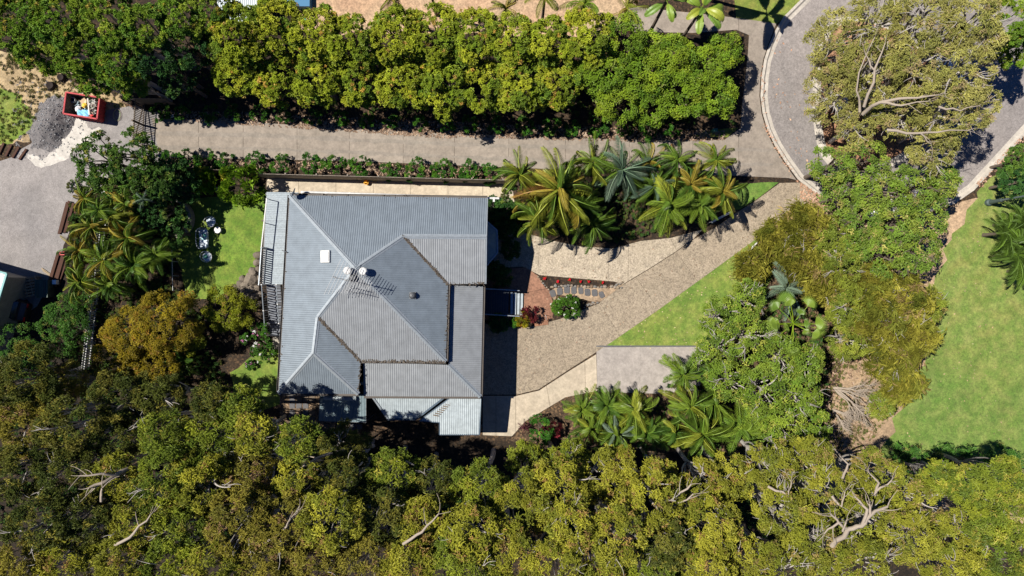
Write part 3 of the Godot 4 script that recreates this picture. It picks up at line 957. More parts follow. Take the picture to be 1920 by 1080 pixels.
	var stay := Shape.new()
	stay.tube([Vector3(0, 1.2, 0), R - base + Vector3(0, 0.02, 0)], [0.012, 0.012], 4)
	obj("stay", stay.done(M.steel), an)
	var p0 := P(624, 519, base.y + 1.7) - base
	var p1 := P(694, 537, base.y + 1.7) - base
	var boom := Shape.new()
	boom.tube([p0, p1], [0.025, 0.025], 6)
	obj("boom", boom.done(M.zinc), an)
	var dir := (p1 - p0).normalized()
	var lean := Vector3(0.43, 0, -0.90)
	for k in 15:
		var f := pow(k / 14.0, 0.9)
		var q := p0.lerp(p1, f) + Vector3(0, 0.03, 0)
		var len := lerpf(1.35, 0.35, f)
		if k == 7: len = 0.9
		var st := Shape.new()
		st.tube([q - lean * len, q + lean * len], [0.018, 0.018], 5)
		obj("rod", st.done(M.steel), an)
	for k in 4:
		var st := Shape.new()
		var q := p0.lerp(p1, 0.05 + k * 0.3)
		st.box(Transform3D(Basis.IDENTITY, q), Vector3(0.1, 0.09, 0.09))
		obj("clamp", st.done(M.zinc), an)
	var b2 := Shape.new()
	b2.tube([Vector3(0, 1.0, 0) - dir * 0.5 + Vector3(0, 0, 0.25), Vector3(0, 1.0, 0) + dir * 0.9 + Vector3(0, 0, 0.25)], [0.02, 0.02], 6)
	obj("lower_boom", b2.done(M.zinc), an)
	for k in 8:
		var st := Shape.new()
		var q := Vector3(0, 1.02, 0.25) + dir * (-0.45 + k * 0.18)
		st.tube([q - lean * 0.3, q + lean * 0.3], [0.01, 0.01], 5)
		obj("rod", st.done(M.steel), an)

	# raised entry walkway: dark boards, handrails, pale treads down to the path
	var pg := thing("entry_walkway", "dark boarded entry walkway with grey handrails and four pale steps", "walkway", P(940, 568))
	o = pg.position
	for k in 11:
		var q := P(906 + k * 4.55, 567 + k * 0.1, 0.62) - o
		var s := Shape.new()
		s.box(Transform3D(Basis(Vector3.UP, -0.03), q), Vector3(0.176, 0.04, 1.9))
		obj("board", s.done(M.navy), pg)
	for k in 2:
		var a := P(904, 541 if k == 0 else 589, 1.55) - o
		var b := P(974, 545 if k == 0 else 593, 1.25) - o
		var st := Shape.new()
		st.bar(a, b, 0.07, 0.06)
		obj("handrail", st.done(M.ridge), pg)
		for f in [0.05, 0.5, 0.97]:
			var q: Vector3 = a.lerp(b, f)
			var ps := Shape.new()
			ps.bar(Vector3(q.x, 0.05, q.z), q, 0.06, 0.06)
			obj("post", ps.done(M.zinc), pg)
		var sr := Shape.new()
		sr.bar(P(905, 542 if k == 0 else 588, 0.5) - o, P(956, 543 if k == 0 else 589, 0.5) - o, 0.06, 0.2)
		obj("bearer", sr.done(M.roof), pg)
	for k in 4:
		var q := P(959.5 + k * 6.2, 569 + k * 0.5, 0.55 - k * 0.13) - o
		var st := Shape.new()
		st.box(Transform3D(Basis(Vector3.UP, -0.02), q), Vector3(0.19, 0.04, 1.72))
		obj("tread", st.done(M.roof_pale), pg)
	var under := Shape.new()
	under.box(Transform3D(Basis(Vector3.UP, -0.02), P(969, 569, 0.1) - o), Vector3(1.0, 0.06, 1.6))
	obj("step_base", under.done(M.navy), pg)

	# pavers beside the awning
	var pv := Shape.new()
	pv.cube(P(600, 774, 0.0), Vector3(6.4, 0.03, 3.6))
	var pave := structure("paved_court", pv.done(M.litter))
	for i in 11:
		for k in 5:
			if i > 3 and k < 4: continue
			if i == 3 and k == 4: continue
			if rng.randf() < 0.1: continue
			var s := Shape.new()
			s.box(Transform3D(Basis(Vector3.UP, rr(-0.03, 0.03)), P(548 + i * 12.6, 748 + k * 13.0, 0.035)), Vector3(0.44, 0.05, 0.44), 0.96)
			obj("paver", s.done(M.timber if rng.randf() < 0.5 else M.slate), pave)

# ---------------------------------------------------------------- fences, skip bin, gate, heap, furniture
func paint(st: Shape, c: Color) -> Shape:
	st.tinted = true
	for q in st.c.size(): st.c[q] = c
	return st
func paling_fence(called: String, label: String, a: Vector3, b: Vector3, h: float, step: float, w: float, m: String, lit := 1.0) -> Node3D:
	var f := thing(called, label, "fence", a)
	var d := b - a
	var dir := d.normalized()
	var n := int(d.length() / step)
	for k in n:
		var g := rr(0.78, 1.1) * lit
		var st := paint(Shape.new(), Color(g, g, g))
		var q := dir * (k + 0.5) * step
		var hh := h + rr(-0.03, 0.03)
		st.v.clear(); st.n.clear(); st.c.clear()
		st.col = Color(g, g, g)
		st.box(Transform3D(Basis(Vector3.UP, -atan2(dir.z, dir.x)), q + Vector3(0, hh * 0.5, 0)), Vector3(w, hh, 0.02))
		obj("paling", st.done(M[m]), f)
	for y in [0.3, h - 0.3]:
		var st := Shape.new()
		var off := Vector3(-dir.z, 0, dir.x) * -0.04
		st.bar(off + Vector3(0, y, 0), off + d + Vector3(0, y, 0), 0.05, 0.09)
		obj("rail", st.done(M[m]), f)
	for k in int(d.length() / 2.4) + 1:
		var st := Shape.new()
		var q := dir * minf(k * 2.4, d.length()) + Vector3(-dir.z, 0, dir.x) * -0.1
		st.bar(q, q + Vector3(0, h - 0.1, 0), 0.1, 0.1)
		obj("post", st.done(M[m]), f)
	return f

func build_left_yard() -> void:
	paling_fence("boundary_fence", "long weathered timber paling fence between the side path and the shared driveway", P(492, 333), P(948, 345), 1.9, 0.108, 0.1, "timber_grey", 1.3)
	paling_fence("boundary_fence", "short timber paling fence behind the back garden's bushes by the driveway", P(322, 316), P(490, 331), 1.6, 0.12, 0.11, "timber")
	paling_fence("screen_fence", "grey board fence panel at the corner beside the slatted gate", P(268, 196), P(332, 197), 1.9, 0.15, 0.147, "timber", 1.2)
	paling_fence("picket_fence", "white picket fence behind the palms, left of the back garden", P(208, 362), P(170, 690), 1.2, 0.2, 0.11, "white")
	# slatted gate across the driveway
	var g := thing("driveway_gate", "open-slatted timber gate standing across the left end of the driveway", "gate", P(272, 194))
	var e := P(267, 276) - g.position
	var dir := e.normalized()
	var n := 26
	for k in n:
		var st := Shape.new()
		var q := dir * e.length() * (k + 0.5) / n
		st.box(Transform3D(Basis(Vector3.UP, -atan2(dir.z, dir.x)), q + Vector3(0, 0.8, 0)), Vector3(0.055, 1.5, 0.02))
		obj("slat", st.done(M.timber_pale if k % 3 else M.timber), g)
	for q in [[0.15, 0.15], [1.45, 1.45], [0.2, 1.4]]:
		var st := Shape.new()
		st.bar(Vector3(0.04, q[0], 0), e + Vector3(0.04, q[1], 0), 0.05, 0.08)
		obj("rail", st.done(M.timber), g)
	for f in [0.0, 0.5, 1.0]:
		var st := Shape.new()
		st.bar(e * f, e * f + Vector3(0, 1.7, 0), 0.11, 0.11)
		obj("post", st.done(M.timber), g)

	# heap of dark gravel and the spilled white powder
	var hp := Shape.new()
	hp.tinted = true
	var hc := P(99, 232)
	var ht := func(x: float, z: float) -> float:
		var d := Vector2((x * 0.5 - z * 0.87) / 2.75, (x * 0.87 + z * 0.5) / 1.8).length()
		return maxf(-0.05, 0.95 * (1.0 - smoothstep(0.05, 1.0 + 0.22 * mid.get_noise_2d(x * 2.0 + 40.0, z * 2.0), d)) + 0.09 * mid.get_noise_2d(x * 5.0, z * 5.0) - 0.03)
	for i in range(-32, 32):
		for k in range(-32, 32):
			var pt := func(a: int, b: int) -> Vector3: return Vector3(a * 0.11, ht.call(a * 0.11, b * 0.11), b * 0.11)
			var q0: Vector3 = pt.call(i, k)
			var q2: Vector3 = pt.call(i + 1, k + 1)
			if q0.y <= -0.04 and q2.y <= -0.04: continue
			var t := 0.5 + 0.5 * mid.get_noise_2d(i * 0.9, k * 0.9)
			hp.col = Color(0.34, 0.345, 0.37).lerp(Color(0.58, 0.58, 0.60), t)
			hp.quad(q0, pt.call(i + 1, k), q2, pt.call(i, k + 1))
	var heap := obj("gravel_heap", hp.done(M.gravel), null, hc)
	var bits := Shape.new()
	bits.cube(Vector3.ZERO, Vector3(0.06, 0.045, 0.05))
	var bt_list := []
	var bc := []
	for k in 1100:
		var x := rr(-2.9, 2.9)
		var z := rr(-2.9, 2.9)
		var y: float = ht.call(x, z)
		if y < -0.02 and rng.randf() > 0.06: continue
		bt_list.append(Transform3D(Basis.from_euler(Vector3(rr(0, 6), rr(0, 6), rr(0, 6))).scaled(Vector3.ONE * rr(0.5, 1.5)), Vector3(x, maxf(y, 0.0) + 0.02, z)))
		bc.append(Color(0.20, 0.205, 0.22) * rr(0.6, 1.4))
	swarm("loose_gravel", bits.done(M.plain), bt_list, bc, heap)
	tag(heap, "mound of dark grey gravel beside the red skip bin", "gravel heap")
	sheet("powder_spill", ruffle(poly([48, 288, 62, 290, 80, 300, 102, 282, 112, 264, 122, 250, 134, 238, 126, 226, 146, 222, 160, 228, 166, 240, 176, 242, 186, 236, 194, 246, 184, 260, 164, 268, 146, 276, 128, 296, 104, 308, 78, 314, 60, 304]), 0.12, 0.3), 0.013, "concrete", Color(1.05, 1.12, 1.22), Color(1.4, 1.48, 1.58), 0.3, 0.3).name = "spilled_sand"
	# sleeper steps at the far left
	var ss := thing("sleeper_steps", "four dark timber sleeper steps at the left edge below the weedy grass", "steps")
	for k in 4:
		var st := Shape.new()
		st.box(Transform3D(Basis(Vector3.UP, 1.15 - k * 0.06), P(3 + k * 13.5, 279 + k * 3.5, 0.07)), Vector3(1.0, 0.16, 0.16))
		obj("sleeper", st.done(M.timber_dark), ss)
	# skip bin
	var sk := thing("skip_bin", "red metal skip bin full of builder's rubbish beside the gravel heap", "skip bin", P(156, 200))
	var o := sk.position
	var tp := [P(124, 173, 1.3) - o, P(187, 183, 1.3) - o, P(182, 223, 1.3) - o, P(119, 213, 1.3) - o]
	var mc: Vector3 = (tp[0] + tp[1] + tp[2] + tp[3]) * 0.25
	var bt := []
	for q in tp:
		var f: Vector3 = mc + (q - mc) * Vector3(0.86, 1, 0.98)
		bt.append(Vector3(f.x, 0.12, f.z))
	var red := Color(0.62, 0.05, 0.075)
	for k in 4:
		var j := (k + 1) % 4
		var st := Shape.new()
		st.col = red
		st.tinted = true
		st.quad(tp[k], tp[j], bt[j], bt[k])
		st.col = Color(0.30, 0.24, 0.20)
		var inn := Vector3(mc.x, 0, mc.z)
		var ins := []
		for q in [tp[k], tp[j], bt[j], bt[k]]: ins.append(q + (inn - Vector3(q.x, 0, q.z)).normalized() * 0.05)
		st.quad(ins[0], ins[3], ins[2], ins[1])
		obj("side", st.done(M.concrete), sk)
		var rim := paint(Shape.new(), red)
		rim.col = Color(0.92, 0.16, 0.19)
		rim.bar(tp[k], tp[j], 0.11, 0.09)
		obj("rim", rim.done(M.concrete), sk)
		var m := 5 if k % 2 else 8
		for r in m:
			var rb := Shape.new()
			rb.col = red * 0.9
			rb.tinted = true
			var f := (r + 0.5) / m
			var outw: Vector3 = ((tp[k] + tp[j]) * 0.5 - mc).normalized() * 0.03
			rb.bar(tp[k].lerp(tp[j], f) + outw, bt[k].lerp(bt[j], f) + outw, 0.07, 0.07)
			obj("rib", rb.done(M.concrete), sk)
	var fl := Shape.new()
	fl.col = Color(0.14, 0.11, 0.09)
	fl.tinted = true
	fl.quad(bt[0], bt[1], bt[2], bt[3])
	obj("bottom", fl.done(M.plain), sk)
	var rub := func(called: String, label: String, cat: String, px: float, py: float, y: float, f: Callable) -> void:
		var st := Shape.new()
		st.tinted = true
		f.call(st)
		tag(obj(called, st.done(M.plain), null, P(px, py, y)), label, cat, "rubbish in the skip bin")
	rub.call("concrete_pipe", "short round concrete pipe standing in the red skip bin", "pipe", 143, 190, 0.3, func(st):
		st.col = Color(0.42, 0.39, 0.35)
		st.lathe(Vector3.ZERO, [[0.14, 0.45], [0.14, 0.0], [0.21, 0.0], [0.22, 0.5], [0.14, 0.5]], 16))
	rub.call("plastic_sheet", "light blue plastic packaging sheet in the skip bin", "sheet", 155, 211, 0.95, func(st):
		st.col = Color(0.22, 0.55, 0.80)
		for i in 6:
			for k in 4:
				var pt := func(a: int, b: int) -> Vector3: return Vector3(-0.42 + a * 0.15, 0.07 * sin(a * 2.1 + b * 3.3), -0.22 + b * 0.13)
				st.col = Color(0.25, 0.55, 0.78) * rr(0.85, 1.2)
				st.quad(pt.call(i, k), pt.call(i + 1, k), pt.call(i + 1, k + 1), pt.call(i, k + 1)))
	rub.call("yellow_bag", "crumpled yellow bag on top of the skip's rubbish", "bag", 157, 198, 0.95, func(st):
		st.col = Color(0.75, 0.48, 0.05)
		st.blob(Vector3.ZERO, Vector3(0.2, 0.12, 0.17), mid, 0.5))
	rub.call("white_bag", "crumpled white sack at the left of the skip's rubbish", "bag", 145, 205, 0.75, func(st):
		st.col = Color(0.62, 0.62, 0.66)
		st.blob(Vector3.ZERO, Vector3(0.22, 0.14, 0.24), mid, 0.5))
	rub.call("cardboard_box", "tan cardboard pieces at the back of the skip bin", "cardboard", 157, 190, 0.8, func(st):
		st.col = Color(0.48, 0.34, 0.2)
		st.box(Transform3D(Basis.from_euler(Vector3(0.3, 0.6, 0.2)), Vector3.ZERO), Vector3(0.5, 0.06, 0.36))
		st.col = Color(0.55, 0.42, 0.26)
		st.box(Transform3D(Basis.from_euler(Vector3(-0.2, 0.1, 0.5)), Vector3(0.2, 0.08, 0.05)), Vector3(0.3, 0.05, 0.3)))
	rub.call("timber_plank", "pale plank lying across the middle of the skip bin", "plank", 166, 200, 1.05, func(st):
		st.col = Color(0.55, 0.50, 0.45)
		st.box(Transform3D(Basis.from_euler(Vector3(0.0, 0.1, 0.0)), Vector3.ZERO), Vector3(0.09, 0.04, 1.3)))
	rub.call("rubble", "pale broken rubble in the right half of the skip bin", "rubble", 175, 203, 0.85, func(st):
		for k in 60:
			st.col = pick([Color(0.6, 0.58, 0.55), Color(0.42, 0.38, 0.34), Color(0.7, 0.68, 0.66), Color(0.35, 0.40, 0.33), Color(0.5, 0.33, 0.26)]) * rr(0.7, 1.1)
			st.box(Transform3D(Basis.from_euler(Vector3(rr(0, 6), rr(0, 6), rr(0, 6))), Vector3(rr(-0.26, 0.24), rr(-0.08, 0.15), rr(-0.62, 0.5))), Vector3(rr(0.08, 0.26), rr(0.03, 0.08), rr(0.06, 0.16))))
	rub.call("red_cloth", "red cloth at the lower right corner of the skip bin", "cloth", 171, 217, 1.0, func(st):
		st.col = Color(0.6, 0.05, 0.05)
		st.blob(Vector3.ZERO, Vector3(0.15, 0.06, 0.08), mid, 0.5))
	rub.call("lower_rubbish", "mixed grey building waste heaped under the skip's rubbish", "rubble", 160, 203, 0.35, func(st):
		for k in 90:
			st.col = pick([Color(0.36, 0.34, 0.31), Color(0.25, 0.22, 0.2), Color(0.5, 0.48, 0.45), Color(0.3, 0.4, 0.45)]) * rr(0.7, 1.1)
			st.box(Transform3D(Basis.from_euler(Vector3(rr(0, 6), rr(0, 6), rr(0, 6))), Vector3(rr(-0.5, 0.75), rr(-0.12, 0.35), rr(-0.55, 0.5))), Vector3(rr(0.1, 0.35), rr(0.03, 0.1), rr(0.08, 0.2))))
	# hose coil by the skip
	var hs := Shape.new()
	hs.tinted = true
	for k in 3:
		hs.col = [Color(0.35, 0.37, 0.30), Color(0.12, 0.25, 0.06), Color(0.38, 0.26, 0.24)][k]
		var ring := []
		for j in 25:
			var w := TAU * j / 24.0
			ring.append(Vector3(cos(w) * (0.26 + k * 0.03) + k * 0.03, 0.03 + k * 0.02 + 0.02 * sin(3.0 * w), sin(w) * (0.42 + k * 0.03)))
		var rad := []
		for j in 25: rad.append(0.014)
		hs.tube(ring, rad, 5, false)
	tag(obj("hose_coil", hs.done(M.plain), null, P(219, 216, 0.01)), "loose coil of hose on the gravel right of the skip bin", "hose")
	# burnt stumps and a plank in the dry grass
	for s in [[118, 147, 0.30, "round burnt tree stump in the dry grass above the skip bin"], [98, 162, 0.34, "jagged burnt stump in the dry grass, just above the gravel heap"]]:
		var st := Shape.new()
		st.tinted = true
		st.col = Color(0.05, 0.035, 0.03)
		st.lathe(Vector3.ZERO, [[s[2] * 1.2, -0.02], [s[2], 0.12], [s[2] * 0.85, 0.35], [s[2] * 0.5, 0.3], [0.0, 0.24]], 11)
		for k in 7:
			var w := rr(0, TAU)
			st.tube([Vector3(0, 0.1, 0), Vector3(cos(w) * s[2] * 1.4, rr(0.02, 0.25), sin(w) * s[2] * 1.4)], [0.08, 0.03], 5)
		tag(obj("stump", st.done(M.stone), null, P(s[0], s[1])), s[3], "stump", "burnt stumps in the dry grass")
	var wp := paint(Shape.new(), Color(1, 1, 1))
	wp.bar(P(80, 124, 0.05) - P(110, 134), P(138, 138, 0.05) - P(110, 134), 0.09, 0.05)
	tag(obj("long_plank", wp.done(M.timber_pale), null, P(110, 134)), "long weathered plank lying along the top edge of the dry grass", "plank")
	for s in [[236, 190, 0.5, "thin reddish offcuts lying by the fence panel's left end"], [184, 166, 0.55, "two pale timber offcuts under the trees above the skip"]]:
		var st := Shape.new()
		st.tinted = true
		for k in 4:
			st.col = pick([Color(0.5, 0.3, 0.22), Color(0.62, 0.55, 0.48), Color(0.4, 0.33, 0.28)])
			st.box(Transform3D(Basis(Vector3.UP, -s[2] + rr(-0.2, 0.2)), Vector3(rr(-0.2, 0.2), 0.05, rr(-0.3, 0.3))), Vector3(rr(0.8, 1.6), 0.04, 0.06))
		tag(obj("timber_offcuts", st.done(M.stone), null, P(s[0], s[1])), s[3], "timber")
	# sleepers and things by the left palms
	for s in [[130, 410, 62, 1.28, "stack of dark red timber sleepers at the gravel's edge beside the palms"], [110, 508, 74, 1.25, "lower pile of dark red sleepers near the pallets"]]:
		var t := thing("sleeper_stack", s[4], "timber stack", P(s[0], s[1]))
		for k in 5:
			var st := Shape.new()
			st.box(Transform3D(Basis(Vector3.UP, s[3] + rr(-0.05, 0.05)), Vector3(-0.42 + k * 0.21, 0.1 + (0.12 if k % 2 else 0.0), rr(-0.2, 0.2))), Vector3(s[2] * MAP * rr(0.75, 1.0), 0.12, 0.18))
			obj("sleeper", st.done(M.timber_dark), t)
	var rd := Shape.new()
	rd.tinted = true
	rd.col = Color(0.6, 0.07, 0.06)
	for q in [[0.0, -0.1, 0.4, 0.07], [0.0, 0.12, 0.4, 0.07], [-0.17, 0.0, 0.07, 0.25]]: rd.cube(Vector3(q[0], 0.2, q[1]), Vector3(q[2], 0.12, q[3]))
	tag(obj("saw_horse", rd.done(M.plain), null, P(120, 475)), "small red metal frame beside the sleepers left of the palms", "frame")
	# stacked pallets and crate
	var pa := thing("pallet_stack", "pale wooden pallets stacked in the neighbour's shade by the crate", "pallet", P(67, 537))
	for lv in 3:
		for k in 7:
			var st := Shape.new()
			st.box(Transform3D(Basis(Vector3.UP, 0.1 + lv * 0.06), Vector3(rr(-0.03, 0.03), 0.12 + lv * 0.22, -0.72 + k * 0.24)), Vector3(1.0, 0.03, 0.1))
			obj("board", st.done(M.timber_pale), pa)
		for k in 3:
			var st := Shape.new()
			st.box(Transform3D(Basis(Vector3.UP, 0.1 + lv * 0.06), Vector3(-0.45 + k * 0.45, 0.05 + lv * 0.22, 0)), Vector3(0.09, 0.1, 1.55))
			obj("bearer", st.done(M.timber_pale), pa)
	var cr := thing("storage_crate", "dark green slatted crate right of the pale pallets", "crate", P(91, 541))
	for k in 6:
		var st := paint(Shape.new(), Color(1, 1, 1))
		st.col = Color(0.03, 0.06, 0.05) * rr(0.8, 1.4)
		st.tinted = true
		st.cube(Vector3(-0.42 + k * 0.17, 0.85, 0), Vector3(0.15, 0.04, 1.4))
		obj("lid_slat", st.done(M.plain), cr)
	var cb := Shape.new()
	cb.tinted = true
	cb.col = Color(0.03, 0.045, 0.04)
	cb.cube(Vector3(0, 0.41, 0), Vector3(1.0, 0.82, 1.36))
	obj("body", cb.done(M.plain), cr)
	var pk := thing("plank_pair", "two pale timber planks lying on the gravel above the crate", "planks", P(90, 511))
	for k in 2:
		var st := Shape.new()
		st.box(Transform3D(Basis(Vector3.UP, -0.62), Vector3(k * 0.12, 0.06 + k * 0.03, k * 0.16)), Vector3(1.15, 0.05, 0.12))
		obj("plank", st.done(M.timber_pale), pk)
	var wb := paint(Shape.new(), Color.WHITE)
	wb.col = Color(0.8, 0.8, 0.8)
	wb.cube(Vector3(0, 0.25, 0), Vector3(0.32, 0.5, 0.34))
	tag(obj("white_box", wb.done(M.plain), null, P(109, 529)), "small white box standing beside the dark crate", "box")
	# neighbour's house, its corner in the picture
	var nh := thing("neighbour_house", "corner of the neighbour's white-roofed house at the left edge", "house")
	var n0 := [P(13, 513, 3.4), P(-42, 690, 3.4), P(-300, 770, 3.4), P(-250, 440, 3.4)]
	obj("roof_plane", corrugated([n0[0], n0[1], n0[2] + Vector3(0, 1.2, 0), n0[3] + Vector3(0, 1.2, 0)], Vector2(0.3, 1), "white"), nh)
	for k in 2:
		var st := Shape.new()
		st.tinted = true
		st.col = Color(0.16, 0.36, 0.36)
		st.bar(n0[[0, 0][k]] , n0[[1, 3][k]] + Vector3(0, 1.2 * k, 0), 0.14, 0.14)
		obj("gutter", st.done(M.plain), nh)
	walls(nh, "outer_wall", n0, 0.0, 0.5)
	car("parked_car", "dark car parked under the eaves of the neighbour's house", P(12, 572), 1.3, Color(0.05, 0.035, 0.03))
	# objects in the back garden
	for s in [[400, 417, 0.4, "round grey wire garden chair north of the garden sofa"], [393, 482, -0.5, "round grey wire garden chair south of the garden sofa"]]:
		chair(P(s[0], s[1]), s[2], s[3])
	sofa(P(386, 448))
	var tb := thing("side_table", "small round white side table between the garden chair and lawn", "side table", P(412, 432))
	var a1 := Shape.new()
	a1.lathe(Vector3.ZERO, [[0.25, 0.42], [0.26, 0.45], [0.0, 0.46]], 16)
	obj("table_top", a1.done(M.white), tb)
	var a2 := Shape.new()
	a2.lathe(Vector3.ZERO, [[0.2, 0.0], [0.14, 0.2], [0.2, 0.42]], 12)
	obj("base", a2.done(M.white), tb)
	# curved concrete wall of the raised bed, and the straight one above the lawn
	var cw := thing("retaining_wall", "curved grey concrete wall around the dark raised garden bed", "wall")
	var line := []
	for k in 13:
		var w := -1.25 + 2.5 * k / 12.0
		line.append([322 + 37 * cos(w), 410 + 36 * sin(w)])
	for k in 12:
		var st := Shape.new()
		st.bar(P(line[k][0], line[k][1], 0.35), P(line[k + 1][0], line[k + 1][1], 0.35), 0.26, 0.7)
		obj("wall_block", st.done(M.wall), cw)
	var sw := thing("retaining_wall", "straight low concrete wall along the top of the back lawn", "wall")
	for k in 5:
		var st := Shape.new()
		st.bar(P(357 + k * 11, 353 + k * 0.4, 0.3), P(367.4 + k * 11, 353.4 + k * 0.4, 0.3), 0.3, 0.6)
		obj("wall_block", st.done(M.wall), sw)
	var rl := thing("garden_rail", "thin grey metal rail standing at the left edge of the shaded lawn", "rail")
	var rs := Shape.new()
	rs.tube([P(322, 462, 1.0), P(324, 545, 1.0)], [0.03, 0.03], 6)
	obj("rail", rs.done(M.steel), rl)
	for k in 4:
		var st := Shape.new()
		var q := P(322 + k * 0.66, 463 + k * 27, 1.0)
		st.tube([Vector3(q.x, 0, q.z), q], [0.025, 0.025], 6)
		obj("post", st.done(M.steel), rl)
	# boulders below the deck
	var rw := thing("boulder_wall", "loose wall of grey boulders between the lawn and the stair", "boulders")
	for s in [[484, 478, 9], [482, 492, 9], [484, 506, 8], [477, 511, 12], [472, 525, 14], [462, 535, 11], [450, 532, 8], [458, 545, 9], [472, 543, 10], [481, 541, 8], [447, 540, 8], [466, 553, 8], [478, 556, 9], [488, 552, 7], [484, 523, 7], [455, 523, 7], [440, 538, 6], [474, 566, 8], [486, 570, 7], [464, 566, 7]]:
		var st := Shape.new()
		st.tinted = true
		var gy := rr(0.34, 0.52)
		st.col = Color(gy, gy * 0.93, gy * 0.85)
		var r: float = s[2] * MAP
		st.blob(P(s[0], s[1], r * 0.4), Vector3(r * rr(0.85, 1.1), r * 0.8, r * rr(0.75, 1.0)), mid, 0.28)
		obj("boulder", st.done(M.stone), rw)
	var yb := Shape.new()
	yb.tinted = true
	yb.col = Color(0.75, 0.38, 0.03)
	yb.lathe(Vector3.ZERO, [[0.16, 0.0], [0.2, 0.35], [0.17, 0.35], [0.13, 0.08], [0, 0.08]], 14)
	yb.tube([Vector3(-0.1, 0.3, 0), Vector3(-0.05, 0.42, 0.02), Vector3(0.12, 0.36, 0.03)], [0.05, 0.06, 0.05], 7)
	tag(obj("yellow_bucket", yb.done(M.plain), null, P(688, 343, 0.03)), "yellow bucket on the side path north of the house", "bucket")
	var yt := Shape.new()
	yt.tinted = true
	yt.col = Color(0.75, 0.5, 0.03)
	yt.bar(Vector3(-0.15, 0.05, 0), Vector3(0.15, 0.05, 0.02), 0.07, 0.06)
	tag(obj("yellow_tool", yt.done(M.plain), null, P(703, 339, 0.03)), "short yellow tool lying right of the yellow bucket", "tool")
	var wbx := Shape.new()
	wbx.tinted = true
	wbx.col = Color(0.75, 0.75, 0.76)
	wbx.box(Transform3D(Basis(Vector3.UP, 0.3), Vector3(0, 0.06, 0)), Vector3(0.36, 0.1, 0.22))
	tag(obj("meter_box", wbx.done(M.plain), null, P(323, 218)), "small white box lid at the top left of the driveway", "box")
	# things behind the hedge at the top
	var dr := Shape.new()
	dr.tinted = true
	dr.col = Color(0.0, 0.34, 0.22)
	dr.lathe(Vector3.ZERO, [[0.22, 0.0], [0.28, 0.8], [0.3, 0.82], [0.0, 0.9]], 14)
	tag(obj("green_bin", dr.done(M.plain), null, P(572, 44)), "small bright green tub behind the hedge at the top", "tub")
	var pl := Shape.new()
	pl.tinted = true
	pl.col = Color(0.02, 0.14, 0.28)
	pl.box(Transform3D(Basis.IDENTITY, Vector3(0, 0.3, 0)), Vector3(2.2, 0.6, 1.2), 0.95)
	tag(obj("blue_cover", pl.done(M.plain), null, P(560, 4)), "dark blue covered box behind the hedge at the top edge", "cover")
	var shed := thing("garden_shed", "grey metal shed roof glimpsed between the trees at the top", "shed", P(466, 26))
	obj("roof_sheet", corrugated([Vector3(-1.6, 2.2, -1.4), Vector3(1.6, 2.2, -1.4), Vector3(1.6, 2.0, 1.4), Vector3(-1.6, 2.0, 1.4)], Vector2(1, 0), "roof_pale"), shed)
	var sb := Shape.new()
	sb.cube(Vector3(0, 0.97, 0), Vector3(3.0, 1.94, 2.6))
	obj("wall", sb.done(M.wall), shed)

func chair(at: Vector3, yaw: float, label: String) -> void:
	var t := thing("wire_chair", label, "chair", at, "round wire chairs in the back garden")
	t.rotation.y = yaw
	var seat := Shape.new()
	seat.lathe(Vector3.ZERO, [[0.0, 0.40], [0.28, 0.41], [0.36, 0.46], [0.3, 0.47], [0.0, 0.45]], 18)
	obj("cushion", paint(seat, Color(0.52, 0.60, 0.68)).done(M.plain), t)
	var rim := Shape.new()
	var ring := []
	var rad := []
	for k in 19:
		var w := TAU * k / 18.0
		ring.append(Vector3(cos(w) * 0.44, 0.62 + 0.16 * maxf(0.0, -cos(w)), sin(w) * 0.42))
		rad.append(0.016)
	rim.tube(ring, rad, 5, false)
	obj("rim", paint(rim, Color(0.66, 0.68, 0.70)).done(M.plain), t)
	for k in 18:
		var w := TAU * k / 18.0
		var b := Shape.new()
		b.tube([Vector3(cos(w) * 0.3, 0.42, sin(w) * 0.3), ring[k]], [0.007, 0.007], 4)
		obj("wire", paint(b, Color(0.66, 0.68, 0.70)).done(M.plain), t)
	for k in 4:
		var w := PI / 4 + PI / 2 * k
		var b := Shape.new()
		b.tube([Vector3(cos(w) * 0.2, 0.42, sin(w) * 0.2), Vector3(cos(w) * 0.4, 0.0, sin(w) * 0.4)], [0.015, 0.013], 5)
		obj("leg", paint(b, Color(0.4, 0.42, 0.44)).done(M.plain), t)
	var c := Shape.new()
	c.blob(Vector3(-0.08, 0.53, 0.05), Vector3(0.2, 0.07, 0.17), mid, 0.2)
	obj("throw_cushion", paint(c, Color(0.26, 0.36, 0.40) if yaw > 0.0 else Color(0.05, 0.24, 0.18)).done(M.plain), t)
